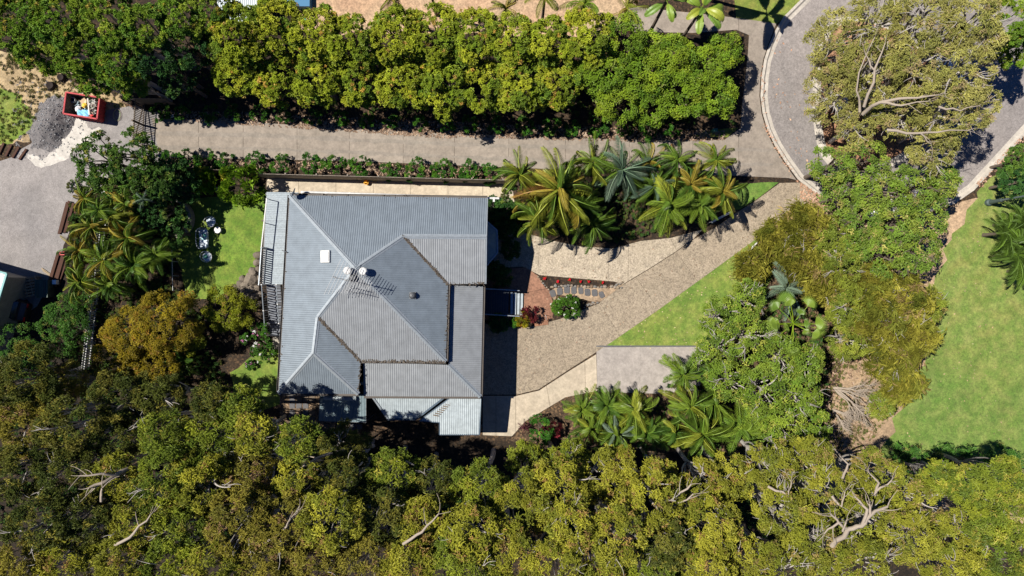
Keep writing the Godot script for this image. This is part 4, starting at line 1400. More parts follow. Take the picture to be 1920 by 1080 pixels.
func sofa(at: Vector3) -> void:
	var t := thing("wire_sofa", "oval grey wire garden sofa with cushions between the two chairs", "sofa", at)
	t.rotation.y = 0.04
	var ring := []
	var rad := []
	for k in 29:
		var w := TAU * k / 28.0
		ring.append(Vector3(signf(cos(w)) * pow(absf(cos(w)), 0.6) * 0.46, 0.62 + 0.14 * maxf(0.0, -cos(w)), signf(sin(w)) * pow(absf(sin(w)), 0.5) * 0.82))
		rad.append(0.018)
	var rim := Shape.new()
	rim.tube(ring, rad, 5, false)
	obj("rim", paint(rim, Color(0.66, 0.68, 0.70)).done(M.plain), t)
	for k in 28:
		var b := Shape.new()
		b.tube([ring[k] * Vector3(0.75, 0, 0.85) + Vector3(0, 0.42, 0), ring[k]], [0.007, 0.007], 4)
		obj("wire", paint(b, Color(0.66, 0.68, 0.70)).done(M.plain), t)
	for k in 2:
		var s := Shape.new()
		s.box(Transform3D(Basis.IDENTITY, Vector3(0, 0.44, -0.37 + k * 0.74)), Vector3(0.66, 0.1, 0.70), 0.95)
		obj("seat_cushion", paint(s, Color(0.52, 0.60, 0.68)).done(M.plain), t)
	for q in [[-0.12, -0.5, Color(0.3, 0.35, 0.4)], [0.1, -0.25, Color(0.05, 0.26, 0.22)], [0.05, 0.0, Color(0.30, 0.52, 0.55)], [-0.08, 0.5, Color(0.26, 0.3, 0.36)]]:
		var c := Shape.new()
		c.blob(Vector3(q[0], 0.53, q[1]), Vector3(0.17, 0.07, 0.15), mid, 0.25)
		obj("throw_cushion", paint(c, q[2]).done(M.plain), t)
	for s in [[-1, -1], [1, -1], [-1, 1], [1, 1]]:
		var b := Shape.new()
		b.tube([Vector3(s[0] * 0.3, 0.42, s[1] * 0.6), Vector3(s[0] * 0.36, 0.0, s[1] * 0.68)], [0.016, 0.014], 5)
		obj("leg", paint(b, Color(0.4, 0.42, 0.44)).done(M.plain), t)

func car(called: String, label: String, at: Vector3, yaw: float, paint_c: Color) -> void:
	var t := thing(called, label, "car", at)
	t.rotation.y = yaw
	# body: cross sections from nose to tail (z, half width at the waist, waist height, bonnet or boot height)
	var secs := [[-2.15, 0.66, 0.55, 0.60], [-2.0, 0.80, 0.58, 0.72], [-1.2, 0.86, 0.62, 0.90], [-0.75, 0.88, 0.64, 0.95], [1.1, 0.88, 0.66, 0.98], [1.75, 0.85, 0.66, 0.95], [2.1, 0.74, 0.62, 0.80], [2.15, 0.66, 0.55, 0.62]]
	var st := Shape.new()
	st.col = paint_c
	st.tinted = true
	var ring := func(s: Array) -> Array:
		return [Vector3(-s[1] * 0.92, 0.22, s[0]), Vector3(-s[1], s[2], s[0]), Vector3(-s[1] * 0.86, s[3], s[0]), Vector3(0, s[3] + 0.03, s[0]), Vector3(s[1] * 0.86, s[3], s[0]), Vector3(s[1], s[2], s[0]), Vector3(s[1] * 0.92, 0.22, s[0])]
	for i in secs.size() - 1:
		var a: Array = ring.call(secs[i])
		var b: Array = ring.call(secs[i + 1])
		for k in 6: st.quad(a[k], a[k + 1], b[k + 1], b[k])
		st.quad(a[6], a[0], b[0], b[6])
	for e in [0, secs.size() - 1]:
		var a: Array = ring.call(secs[e])
		for k in range(1, 6): st.tri(a[0], a[k], a[k + 1])
	obj("body", st.done(M.glossy), t)
	var cab := Shape.new()
	cab.tinted = true
	cab.col = paint_c
	cab.box(Transform3D(Basis.IDENTITY, Vector3(0, 1.425, 0.2)), Vector3(1.22, 0.06, 1.6), 0.94)
	obj("roof", cab.done(M.glossy), t)
	for g in [[Vector3(-0.72, 0.96, -0.95), Vector3(0.72, 0.96, -0.95), Vector3(0.58, 1.41, -0.42), Vector3(-0.58, 1.41, -0.42), "windscreen"], [Vector3(-0.72, 0.98, 1.55), Vector3(0.72, 0.98, 1.55), Vector3(0.58, 1.41, 0.95), Vector3(-0.58, 1.41, 0.95), "rear_window"], [Vector3(-0.75, 0.97, -0.9), Vector3(-0.75, 0.98, 1.5), Vector3(-0.6, 1.4, 0.95), Vector3(-0.6, 1.4, -0.42), "side_window"], [Vector3(0.75, 0.97, -0.9), Vector3(0.75, 0.98, 1.5), Vector3(0.6, 1.4, 0.95), Vector3(0.6, 1.4, -0.42), "side_window"]]:
		var w := Shape.new()
		w.quad(g[0], g[1], g[2], g[3])
		obj(g[4], w.done(M.glass), t)
	for s in [[-0.78, -1.35], [0.78, -1.35], [-0.78, 1.35], [0.78, 1.35]]:
		var w := Shape.new()
		w.tinted = true
		w.col = Color(0.02, 0.02, 0.02)
		w.tube([Vector3(s[0] - 0.1, 0.32, s[1]), Vector3(s[0] + 0.1, 0.32, s[1])], [0.32, 0.32], 16)
		var wo := obj("wheel", w.done(M.plain), t)
		var r := Shape.new()
		r.tube([Vector3(s[0] - 0.11, 0.32, s[1]), Vector3(s[0] + 0.11, 0.32, s[1])], [0.19, 0.19], 12)
		obj("rim", r.done(M.steel), wo)
	for s in [-0.55, 0.55]:
		var l := Shape.new()
		l.tinted = true
		l.col = Color(0.55, 0.02, 0.02)
		l.cube(Vector3(s, 0.72, 2.12), Vector3(0.32, 0.16, 0.08))
		obj("tail_light", l.done(M.glossy), t)
		var h := Shape.new()
		h.tinted = true
		h.col = Color(0.7, 0.7, 0.72)
		h.cube(Vector3(s, 0.62, -2.1), Vector3(0.34, 0.14, 0.08))
		obj("headlight", h.done(M.glossy), t)

# ---------------------------------------------------------------- beds, stepping stones, street things
func build_garden() -> void:
	# flower bed with a stone edge, stepping stones below it
	var bed := sheet("flower_bed", poly([1010, 516, 1030, 518, 1090, 524, 1153, 531, 1150, 537, 1100, 535, 1060, 535, 1024, 541, 1014, 528]), 0.045, "litter", Color(0.16, 0.14, 0.13), Color(0.22, 0.19, 0.17), 0.5, 0.2, 0.03)
	var path := sheet("stepping_path", poly([1029, 548, 1040, 540, 1095, 536, 1140, 540, 1170, 532, 1150, 548, 1122, 568, 1080, 558, 1044, 552, 1036, 580, 1038, 562]), 0.032, "dirt", Color(0.66, 0.60, 0.53), Color(0.80, 0.74, 0.66), 0.5, 0.3)
	var k := 0
	for s in [[1036.5, 550, 0.30, 1.0], [1049.5, 546, 0.08, 1.0], [1063, 543, -0.02, 1.0], [1076, 544, 0.06, 1.0], [1089, 545, 0.10, 0.95], [1101.5, 548, 0.08, 1.0], [1115, 549, 0.12, 1.0], [1128, 552.5, 0.45, 0.9]]:
		var st := Shape.new()
		st.tinted = true
		var g := rr(0.9, 1.15)
		st.col = Color(g, g, g)
		var pts := []
		for j in 8:
			var w := TAU * (j + 0.5) / 8.0
			pts.append(Vector3(signf(cos(w)) * pow(absf(cos(w)), 0.5) * 0.235 * rr(0.93, 1.05) * s[3], 0, signf(sin(w)) * pow(absf(sin(w)), 0.5) * 0.31 * rr(0.93, 1.05) * s[3]))
		var t := Transform3D(Basis(Vector3.UP, s[2]), P(s[0], s[1], 0.035))
		for j in 8:
			var a: Vector3 = pts[j]
			var b: Vector3 = pts[(j + 1) % 8]
			st.tri(t * Vector3(0, 0.05, 0), t * (a * 0.95 + Vector3(0, 0.05, 0)), t * (b * 0.95 + Vector3(0, 0.05, 0)))
			st.quad(t * a, t * b, t * (b * 0.95 + Vector3(0, 0.05, 0)), t * (a * 0.95 + Vector3(0, 0.05, 0)))
		obj("stepping_stone", st.done(M.slate), path)
	var stones := []
	for i in 22:
		stones.append([1035 + i * 6.2, 537.5 - (2.0 * sin(i * 0.3) if i < 12 else (i - 12) * -0.15) + rr(-1.2, 1.2), rr(2.2, 4.2)])
	for i in 7: stones.append([1009 + i * 3.2, 519 + i * 4.0, rr(1.5, 2.6)])
	for i in 14: stones.append([1096 + i * 2.0, 576 - i * 0.8 + rr(-3, 1.5), rr(1.6, 3.0)])
	for i in 8: stones.append([1154 + i * 2.0, 534 - i * 0.7 + rr(-2, 2), rr(1.5, 3.2)])
	for s in stones:
		var st := Shape.new()
		st.tinted = true
		st.col = pick([Color(0.70, 0.62, 0.50), Color(0.78, 0.74, 0.68), Color(0.55, 0.42, 0.32), Color(0.48, 0.52, 0.56), Color(0.72, 0.66, 0.60)]) * rr(0.8, 1.05)
		var r: float = s[2] * MAP
		st.blob(P(s[0], s[1], r * 0.3 + 0.04), Vector3(r * rr(0.9, 1.25), r * 0.7, r * rr(0.7, 1.0)), mid, 0.3, 4, 6)
		obj("edging_stone", st.done(M.stone), bed)
	# red flowers, a small plant each
	var nf := 0
	for s in [[1021, 521.5], [1045, 527.5], [1067, 524.5], [1088, 528], [1103, 527.5], [1129, 530]]:
		var t := thing("red_flower", "%s red flowering plant from the left in the narrow flower bed" % ordinal(nf), "flower", P(s[0], s[1], 0.05), "red flowers in the narrow bed")
		nf += 1
		var lf := Shape.new()
		lf.tinted = true
		for j in 14:
			lf.col = Color(0.05, 0.12, 0.02) * rr(0.8, 1.4)
			blade(lf, Vector3.ZERO, rr(0, TAU), rr(0.3, 0.9), 0.22, 0.06)
		obj("leaves", lf.done(M.leaf), t)
		var fl := Shape.new()
		fl.tinted = true
		for j in 16:
			fl.col = Color(0.60, 0.02, 0.04) * rr(0.8, 1.2)
			blade(fl, Vector3(rr(-0.06, 0.06), 0.16, rr(-0.06, 0.06)), rr(0, TAU), rr(0.2, 1.2), 0.13, 0.07)
		obj("petals", fl.done(M.leaf), t)
	# white pipe lamp by the house bed
	var gl := thing("garden_light", "small round white garden light in the dark bed beside the bay", "garden light", P(965, 482))
	var gs := Shape.new()
	gs.lathe(Vector3.ZERO, [[0.03, 0.0], [0.03, 0.5], [0.13, 0.5], [0.15, 0.6], [0.1, 0.68], [0.0, 0.7]], 12)
	obj("lamp_post", gs.done(M.white), gl)
	# white gate frame by the drive, and two white posts across it
	var wg := thing("driveway_rail", "white metal folding gate frame under the palms beside the drive", "gate", P(1358, 404))
	var o := wg.position
	for q in [[1334, 416, 1374, 395, 1.0], [1334, 418, 1374, 397, 0.35], [1374, 396, 1364, 385, 1.0]]:
		var st := Shape.new()
		st.bar(P(q[0], q[1], q[4]) - o, P(q[2], q[3], q[4]) - o, 0.07, 0.06)
		obj("rail", st.done(M.white), wg)
	for k2 in 9:
		var st := Shape.new()
		var q := P(1334 + k2 * 5, 416 - k2 * 2.6, 1.0) - o
		st.bar(Vector3(q.x, 0.05, q.z), q, 0.05, 0.05)
		obj("picket", st.done(M.white), wg)
	for s in [[1393, 480, 1420, 455, "white rail lying along the right edge of the front drive"], [1448, 467, 1462, 485, "short white broken post lying under the fine-leaved trees"]]:
		var st := Shape.new()
		var c := (P(s[0], s[1], 0.4) + P(s[2], s[3], 0.4)) * 0.5
		st.bar(P(s[0], s[1], 0.4) - c, P(s[2], s[3], 0.4) - c, 0.12, 0.1)
		tag(obj("white_rail", st.done(M.white), null, c), s[4], "rail")
	# step light by the entry steps
	var hl := Shape.new()
	hl.tube([P(1023, 591, 0.0), P(1023, 591, 0.75), P(1025, 600, 0.6), P(1025, 600, 0.0)], [0.025, 0.025, 0.025, 0.025], 6)
	tag(obj("step_rail", hl.done(M.white)), "short white hand rail beside the pink entry steps", "handrail")

func blade(st: Shape, at: Vector3, yaw: float, pitch: float, l: float, w: float, droop := 0.3) -> void:
	# one leaf: a folded rhombus
	var d := Vector3(cos(yaw) * cos(pitch), sin(pitch), sin(yaw) * cos(pitch))
	var s := Vector3(-sin(yaw), 0, cos(yaw)) * w * 0.5
	var m := at + d * l * 0.45
	var e := at + d * l - Vector3(0, l * droop, 0)
	var rise := Vector3(0, w * 0.25, 0)
	st.tri(at, m + s + rise, e)
	st.tri(at, e, m - s + rise)

func build_street() -> void:
	var lamp := thing("lamp_post", "dark green lamp post rising from the park grass near the kerb", "lamp post", P(1852, 380))
	var b := Shape.new()
	b.lathe(Vector3.ZERO, [[0.28, 0.0], [0.27, 0.25], [0.17, 0.35], [0.15, 1.6], [0.10, 1.7]], 14)
	obj("base", paint(b, Color(0.06, 0.09, 0.09)).done(M.plain), lamp)
	var p := Shape.new()
	p.tube([Vector3(0, 1.6, 0), Vector3(0, 5.4, 0)], [0.09, 0.06], 10)
	obj("pole", paint(p, Color(0.10, 0.13, 0.14)).done(M.plain), lamp)
	var h := Shape.new()
	h.lathe(Vector3(0, 5.4, 0), [[0.06, 0.0], [0.26, 0.1], [0.3, 0.3], [0.0, 0.42]], 14)
	obj("lantern", paint(h, Color(0.2, 0.22, 0.22)).done(M.plain), lamp)
	var ub := thing("utility_box", "small green utility box on the verge corner below the hedge", "utility box", P(1337, 247))
	var u := Shape.new()
	u.box(Transform3D(Basis(Vector3.UP, 0.1), Vector3(0, 0.3, 0)), Vector3(0.36, 0.6, 0.22), 0.95)
	obj("cabinet", paint(u, Color(0.015, 0.10, 0.08)).done(M.plain), ub)
	var ul := Shape.new()
	ul.box(Transform3D(Basis(Vector3.UP, 0.1), Vector3(0, 0.62, 0)), Vector3(0.40, 0.05, 0.27), 0.9)
	obj("lid", paint(ul, Color(0.02, 0.13, 0.10)).done(M.plain), ub)
	sheet("verge_grass", ruffle(poly([1304, 254, 1312, 244, 1385, 240, 1362, 259]), 0.08), 0.018, "lawn", Color(0.8, 0.72, 0.45), Color(1.0, 0.85, 0.6), 0.5, 0.3)
	car("parked_car", "white car with a red tail light under the big paperbark trees", P(1612, 196), 1.9, Color(0.70, 0.71, 0.73))
	car("parked_car", "pale car parked under the right part of the paperbarks", P(1770, 160), 0.15, Color(0.62, 0.66, 0.66))
	car("parked_car", "white car hidden under the green trees above the fine-leaved grove", P(1668, 388), 1.75, Color(0.75, 0.76, 0.78))

# ---------------------------------------------------------------- trees, palms, shrubs
var sprays := {}
var fronds := {}
var frond_mats := {}
const KIND := {
	"lychee": {"spray": "broad", "size": 0.5, "cols": [Color(0.23, 0.29, 0.02), Color(0.42, 0.43, 0.035), Color(0.1, 0.185, 0.022)], "accent": [Color(0.45, 0.30, 0.06), Color(0.42, 0.30, 0.07)], "ap": 0.035, "lobes": 24, "lr": 0.30, "cover": 1.6, "sq": 0.85, "bark": "bark"},
	"fig": {"spray": "round", "size": 0.55, "cols": [Color(0.155, 0.25, 0.017), Color(0.28, 0.36, 0.024), Color(0.085, 0.175, 0.015)], "accent": [Color(0.25, 0.30, 0.06)], "ap": 0.04, "lobes": 17, "lr": 0.33, "cover": 1.5, "sq": 0.8, "bark": "bark"},
	"mixed": {"spray": "broad", "size": 0.45, "cols": [Color(0.15, 0.25, 0.02), Color(0.28, 0.34, 0.035), Color(0.075, 0.17, 0.02)], "accent": [Color(0.36, 0.30, 0.05)], "ap": 0.05, "lobes": 26, "lr": 0.27, "cover": 1.7, "sq": 0.85, "bark": "bark_pale"},
	"dark": {"spray": "broad", "size": 0.5, "cols": [Color(0.035, 0.10, 0.02), Color(0.07, 0.15, 0.025), Color(0.02, 0.07, 0.02)], "accent": [Color(0.16, 0.22, 0.04)], "ap": 0.06, "lobes": 18, "lr": 0.30, "cover": 1.1, "sq": 0.7, "bark": "bark"},
	"glossy": {"spray": "broad", "size": 0.5, "cols": [Color(0.07, 0.15, 0.02), Color(0.13, 0.21, 0.03), Color(0.05, 0.11, 0.02)], "accent": [Color(0.25, 0.26, 0.05)], "ap": 0.08, "lobes": 20, "lr": 0.28, "cover": 1.1, "sq": 0.7, "bark": "bark"},
	"gum": {"spray": "gum", "size": 0.58, "cols": [Color(0.27, 0.275, 0.03), Color(0.4, 0.385, 0.045), Color(0.16, 0.19, 0.024)], "accent": [Color(0.32, 0.21, 0.07)], "ap": 0.08, "lobes": 26, "lr": 0.22, "cover": 1.75, "sq": 0.95, "bark": "bark_pale", "bare": 2},
	"gum_green": {"spray": "gum", "size": 0.6, "cols": [Color(0.17, 0.22, 0.025), Color(0.29, 0.32, 0.03), Color(0.09, 0.14, 0.02)], "accent": [Color(0.32, 0.30, 0.05)], "ap": 0.1, "lobes": 26, "lr": 0.22, "cover": 1.7, "sq": 0.95, "bark": "bark_pale", "bare": 2},
	"gum_brown": {"spray": "gum", "size": 0.55, "cols": [Color(0.25, 0.225, 0.036), Color(0.34, 0.295, 0.045), Color(0.16, 0.16, 0.028)], "accent": [Color(0.28, 0.18, 0.09)], "ap": 0.1, "lobes": 26, "lr": 0.22, "cover": 1.7, "sq": 0.9, "bark": "bark_pale", "bare": 2},
	"gum_dark": {"spray": "gum", "size": 0.55, "cols": [Color(0.105, 0.125, 0.022), Color(0.185, 0.17, 0.03), Color(0.06, 0.085, 0.018)], "accent": [Color(0.24, 0.22, 0.04)], "ap": 0.1, "lobes": 26, "lr": 0.22, "cover": 1.7, "sq": 0.9, "bark": "bark_pale", "bare": 2},
	"paperbark": {"spray": "gum", "size": 0.55, "cols": [Color(0.32, 0.31, 0.085), Color(0.41, 0.39, 0.12), Color(0.23, 0.245, 0.06)], "accent": [Color(0.36, 0.29, 0.14)], "ap": 0.1, "lobes": 22, "lr": 0.26, "cover": 0.85, "sq": 0.5, "bark": "bark_pale", "bare": 12},
	"paperbark_low": {"spray": "gum", "size": 0.58, "cols": [Color(0.235, 0.25, 0.028), Color(0.34, 0.33, 0.04), Color(0.145, 0.18, 0.024)], "accent": [Color(0.34, 0.26, 0.09)], "ap": 0.08, "lobes": 20, "lr": 0.26, "cover": 1.3, "sq": 0.7, "bark": "bark_pale", "bare": 12},
	"box": {"spray": "round", "size": 0.6, "cols": [Color(0.16, 0.25, 0.03), Color(0.25, 0.30, 0.045), Color(0.11, 0.19, 0.03)], "accent": [Color(0.34, 0.32, 0.09)], "ap": 0.08, "lobes": 24, "lr": 0.25, "cover": 1.0, "sq": 0.6, "bark": "bark", "bare": 5},
	"tuckeroo": {"spray": "round", "size": 0.6, "cols": [Color(0.155, 0.235, 0.025), Color(0.25, 0.31, 0.035), Color(0.09, 0.165, 0.02)], "accent": [Color(0.32, 0.34, 0.06)], "ap": 0.06, "lobes": 22, "lr": 0.27, "cover": 1.0, "sq": 0.6, "bark": "bark_pale", "bare": 6},
	"sheoak": {"spray": "fine", "size": 0.95, "cols": [Color(0.23, 0.225, 0.03), Color(0.33, 0.3, 0.045), Color(0.13, 0.165, 0.025)], "accent": [Color(0.30, 0.22, 0.09)], "ap": 0.06, "lobes": 26, "lr": 0.24, "cover": 1.6, "sq": 0.75, "bark": "bark_pale", "bare": 4},
	"wattle": {"spray": "gum", "size": 0.55, "cols": [Color(0.19, 0.235, 0.03), Color(0.27, 0.30, 0.04), Color(0.11, 0.16, 0.022)], "accent": [Color(0.33, 0.28, 0.08)], "ap": 0.06, "lobes": 24, "lr": 0.24, "cover": 1.3, "sq": 0.7, "bark": "bark_pale", "bare": 5},
	"golden": {"spray": "round", "size": 0.42, "cols": [Color(0.24, 0.19, 0.012), Color(0.33, 0.25, 0.018), Color(0.17, 0.14, 0.012)], "accent": [Color(0.36, 0.20, 0.03)], "ap": 0.06, "lobes": 26, "lr": 0.25, "cover": 1.5, "sq": 0.7, "bark": "bark"},
	"lime": {"spray": "round", "size": 0.42, "cols": [Color(0.19, 0.22, 0.012), Color(0.26, 0.27, 0.02), Color(0.13, 0.16, 0.012)], "accent": [Color(0.30, 0.22, 0.04)], "ap": 0.05, "lobes": 24, "lr": 0.26, "cover": 1.5, "sq": 0.75, "bark": "bark"},
	"bamboo": {"spray": "long", "size": 0.75, "cols": [Color(0.16, 0.28, 0.015), Color(0.26, 0.38, 0.025), Color(0.10, 0.20, 0.012)], "accent": [Color(0.42, 0.40, 0.05)], "ap": 0.08, "lobes": 16, "lr": 0.3, "cover": 1.1, "sq": 0.8, "bark": "bark"},
	"shrub": {"spray": "broad", "size": 0.38, "cols": [Color(0.04, 0.14, 0.012), Color(0.08, 0.20, 0.015), Color(0.03, 0.10, 0.01)], "accent": [Color(0.14, 0.24, 0.03)], "ap": 0.1, "lobes": 7, "lr": 0.42, "cover": 1.3, "sq": 0.7, "bark": "bark"},
	"weed": {"spray": "round", "size": 0.45, "cols": [Color(0.06, 0.16, 0.02), Color(0.10, 0.21, 0.03), Color(0.04, 0.11, 0.02)], "accent": [Color(0.2, 0.22, 0.05)], "ap": 0.08, "lobes": 14, "lr": 0.32, "cover": 1.0, "sq": 0.5, "bark": "bark"},
	"topiary": {"spray": "broad", "size": 0.26, "cols": [Color(0.06, 0.15, 0.012), Color(0.10, 0.20, 0.015), Color(0.04, 0.11, 0.01)], "accent": [Color(0.72, 0.74, 0.70)], "ap": 0.06, "lobes": 20, "lr": 0.34, "cover": 1.5, "sq": 0.95, "bark": "bark"},
	"croton": {"spray": "long", "size": 0.42, "cols": [Color(0.40, 0.34, 0.02), Color(0.30, 0.30, 0.02), Color(0.18, 0.22, 0.02)], "accent": [Color(0.35, 0.12, 0.02)], "ap": 0.08, "lobes": 8, "lr": 0.38, "cover": 1.1, "sq": 0.8, "bark": "bark"},
	"redleaf": {"spray": "long", "size": 0.42, "cols": [Color(0.10, 0.015, 0.02), Color(0.18, 0.03, 0.035), Color(0.05, 0.015, 0.015)], "accent": [Color(0.35, 0.05, 0.07)], "ap": 0.15, "lobes": 8, "lr": 0.38, "cover": 1.0, "sq": 0.8, "bark": "bark"},
	"flowering": {"spray": "broad", "size": 0.36, "cols": [Color(0.05, 0.15, 0.015), Color(0.10, 0.22, 0.02), Color(0.04, 0.11, 0.01)], "accent": [Color(0.7, 0.7, 0.68), Color(0.55, 0.2, 0.4)], "ap": 0.1, "lobes": 12, "lr": 0.34, "cover": 1.1, "sq": 0.7, "bark": "bark"},
}
func build_sprays() -> void:
	var mk := func(n: int, f: Callable) -> ArrayMesh:
		var st := Shape.new()
		for k in n: f.call(st, k)
		return st.done(M.leaf)
	sprays.broad = mk.call(13, func(st, k):
		blade(st, Vector3(rr(-0.1, 0.1), rr(-0.08, 0.12), rr(-0.1, 0.1)), k * 2.4 + rr(-0.3, 0.3), rr(-0.15, 0.95), rr(0.34, 0.5), rr(0.13, 0.19)))
	sprays.round = mk.call(20, func(st, k):
		blade(st, Vector3(rr(-0.36, 0.36), rr(-0.16, 0.2), rr(-0.36, 0.36)), rr(0, TAU), rr(-0.2, 0.8), rr(0.2, 0.3), rr(0.11, 0.16)))
	sprays.gum = mk.call(26, func(st, k):
		blade(st, Vector3(rr(-0.36, 0.36), rr(-0.1, 0.25), rr(-0.36, 0.36)), rr(0, TAU), rr(-0.7, 0.45), rr(0.24, 0.42), rr(0.07, 0.12)))
	sprays.fine = mk.call(34, func(st, k):
		blade(st, Vector3(rr(-0.3, 0.3), rr(-0.1, 0.16), rr(-0.3, 0.3)), rr(0, TAU), rr(-0.5, 0.5), rr(0.35, 0.65), rr(0.03, 0.045)))
	sprays.long = mk.call(16, func(st, k):
		blade(st, Vector3(rr(-0.12, 0.12), rr(-0.1, 0.1), rr(-0.12, 0.12)), k * 2.4 + rr(-0.3, 0.3), rr(0.0, 1.2), rr(0.45, 0.65), rr(0.06, 0.09), 0.5))

func rdir() -> Vector3:
	var y := rr(-1, 1)
	var a := rr(0, TAU)
	var r := sqrt(1.0 - y * y)
	return Vector3(r * cos(a), y, r * sin(a))
func limb(st: Shape, a: Vector3, b: Vector3, r0: float, r1: float, bend := 0.25, n := 5, sides := 6) -> void:
	var pts := []
	var rad := []
	var mid_p := a.lerp(b, 0.5) + rdir() * a.distance_to(b) * bend * 0.5
	for k in n + 1:
		var t := float(k) / n
		pts.append(a.lerp(mid_p, t).lerp(mid_p.lerp(b, t), t))
		rad.append(lerpf(r0, r1, t))
	st.tube(pts, rad, sides, false)
func tree(called: String, kind: String, px: float, py: float, rpx: float, h: float, label: String, cat := "tree", group := "", lean := Vector2.ZERO) -> Node3D:
	var K: Dictionary = KIND[kind]
	var R := rpx * MAP * (1.0 - h / ALT)
	var t := thing(called, label, cat, P(px, py, h) * Vector3(1, 0, 1) + Vector3(lean.x, 0, lean.y), group)
	var top := Vector3(-lean.x, h, -lean.y)
	var V: float = R * K.sq
	top.y = h - V * 0.35
	var ts := []
	var cs := []
	var n: int = maxi(5, int(K.lobes * rr(0.85, 1.1)))
	var centres := []
	var turn := rr(0, TAU)
	for i in n:
		var y := 1.0 - 1.22 * (i + 0.5) / n
		var r := sqrt(maxf(0.0, 1.0 - y * y))
		var a := turn + i * 2.39996 + rr(-0.35, 0.35)
		var d := Vector3(cos(a) * r, y, sin(a) * r)
		var k := rr(0.62, 0.86)
		var lc := top + d * Vector3(R, V, R) * k
		lc.y += rr(-0.12, 0.12) * V
		centres.append(lc)
		var lr: float = R * K.lr * rr(0.7, 1.3)
		var size: float = K.size
		var m := int(maxf(6.0, K.cover * 5.0 * lr * lr / (size * size * 0.42)))
		var tone := rr(0.0, 1.0)
		var dull := rr(0.85, 1.12)
		for j in m:
			var q := rdir()
			if q.dot(d) < -0.3: q = -q
			if q.y < -0.35: q.y = -q.y
			var up := (q + Vector3(0, 0.55, 0) + rdir() * 0.3).normalized()
			var s := size * rr(0.7, 1.3)
			var bx := up.cross(Vector3(0.31, 0.2, 0.93)).normalized()
			var b := Basis(bx, up, bx.cross(up)).rotated(up, rr(0, TAU)).scaled(Vector3.ONE * s)
			ts.append(Transform3D(b, lc + q * Vector3(lr, lr * 0.8, lr) * rr(0.55, 1.08)))
			var c: Color = K.cols[0].lerp(K.cols[1 if tone > 0.5 else 2], absf(tone - 0.5) * 2.0 * rr(0.4, 1.0))
			if rng.randf() < K.ap: c = pick(K.accent)
			cs.append(c * dull * rr(0.75, 1.25))
	var wood := Shape.new()
	var r0 := clampf(R * 0.085, 0.03, 0.30)
	var fork := top * Vector3(0.55, 0.5, 0.55)
	limb(wood, Vector3(0, -0.05, 0), fork, r0 * 1.25, r0, 0.12, 5, 8)
	for i in n:
		if i % 2 == 0 or n < 10: limb(wood, fork + Vector3(0, rr(-0.15, 0.1) * h, 0) * 0.4, centres[i], r0 * 0.6, r0 * 0.14, 0.3)
	var bare: int = K.get("bare", 0)
	for i in bare:
		var a := rr(0, TAU)
		var reach := rr(0.45, 0.95)
		var tip := top + Vector3(cos(a) * R * reach, V * rr(0.75, 1.05) * sqrt(1.05 - reach * reach), sin(a) * R * reach)
		var from: Vector3 = fork.lerp(top, rr(0.3, 0.9))
		var knee := from.lerp(tip, 0.45) + Vector3(rr(-0.2, 0.2), 0.35 * V, rr(-0.2, 0.2))
		limb(wood, from, knee, r0 * 0.5, r0 * 0.32, 0.3)
		limb(wood, knee, tip, r0 * 0.32, r0 * 0.12, 0.5)
		for j in 3:
			var f: Vector3 = knee.lerp(tip, rr(0.3, 1.0))
			var w := a + rr(-0.8, 0.8)
			limb(wood, f, f + Vector3(cos(w), rr(0.0, 0.3), sin(w)) * R * rr(0.2, 0.45), r0 * 0.13, 0.011, 0.5, 4, 4)
	obj("trunk", wood.done(M[K.bark]), t)
	swarm("crown", sprays[K.spray], ts, cs, t)
	return t

func limbs(t: Node3D, list: Array) -> void:
	# each run is [x, y, height, radius, x, y, height, radius, ...]
	for run in list:
		var st := Shape.new()
		var pts := []
		var rad := []
		for i in range(0, run.size(), 4):
			var p := P(run[i], run[i + 1], run[i + 2]) - t.position
			if i > 0:
				var q: Vector3 = pts[-1]
				var r: float = rad[-1]
				for f in [0.33, 0.67]:
					pts.append(q.lerp(p, f) + rdir() * q.distance_to(p) * 0.07)
					rad.append(lerpf(r, run[i + 3], f))
			pts.append(p)
			rad.append(run[i + 3])
		st.tube(pts, rad, 7, false)
		for j in 4:
			var k := pts.size() - 1 - j % 3
			var a: Vector3 = pts[k]
			var d: Vector3 = (pts[-1] - pts[maxi(0, pts.size() - 4)]).normalized()
			limb(st, a, a + (d + rdir() * 0.8).normalized() * rr(0.6, 1.3), rad[k] * 0.5, 0.012, 0.5, 4, 5)
		obj("limb", st.done(M.limb), t)
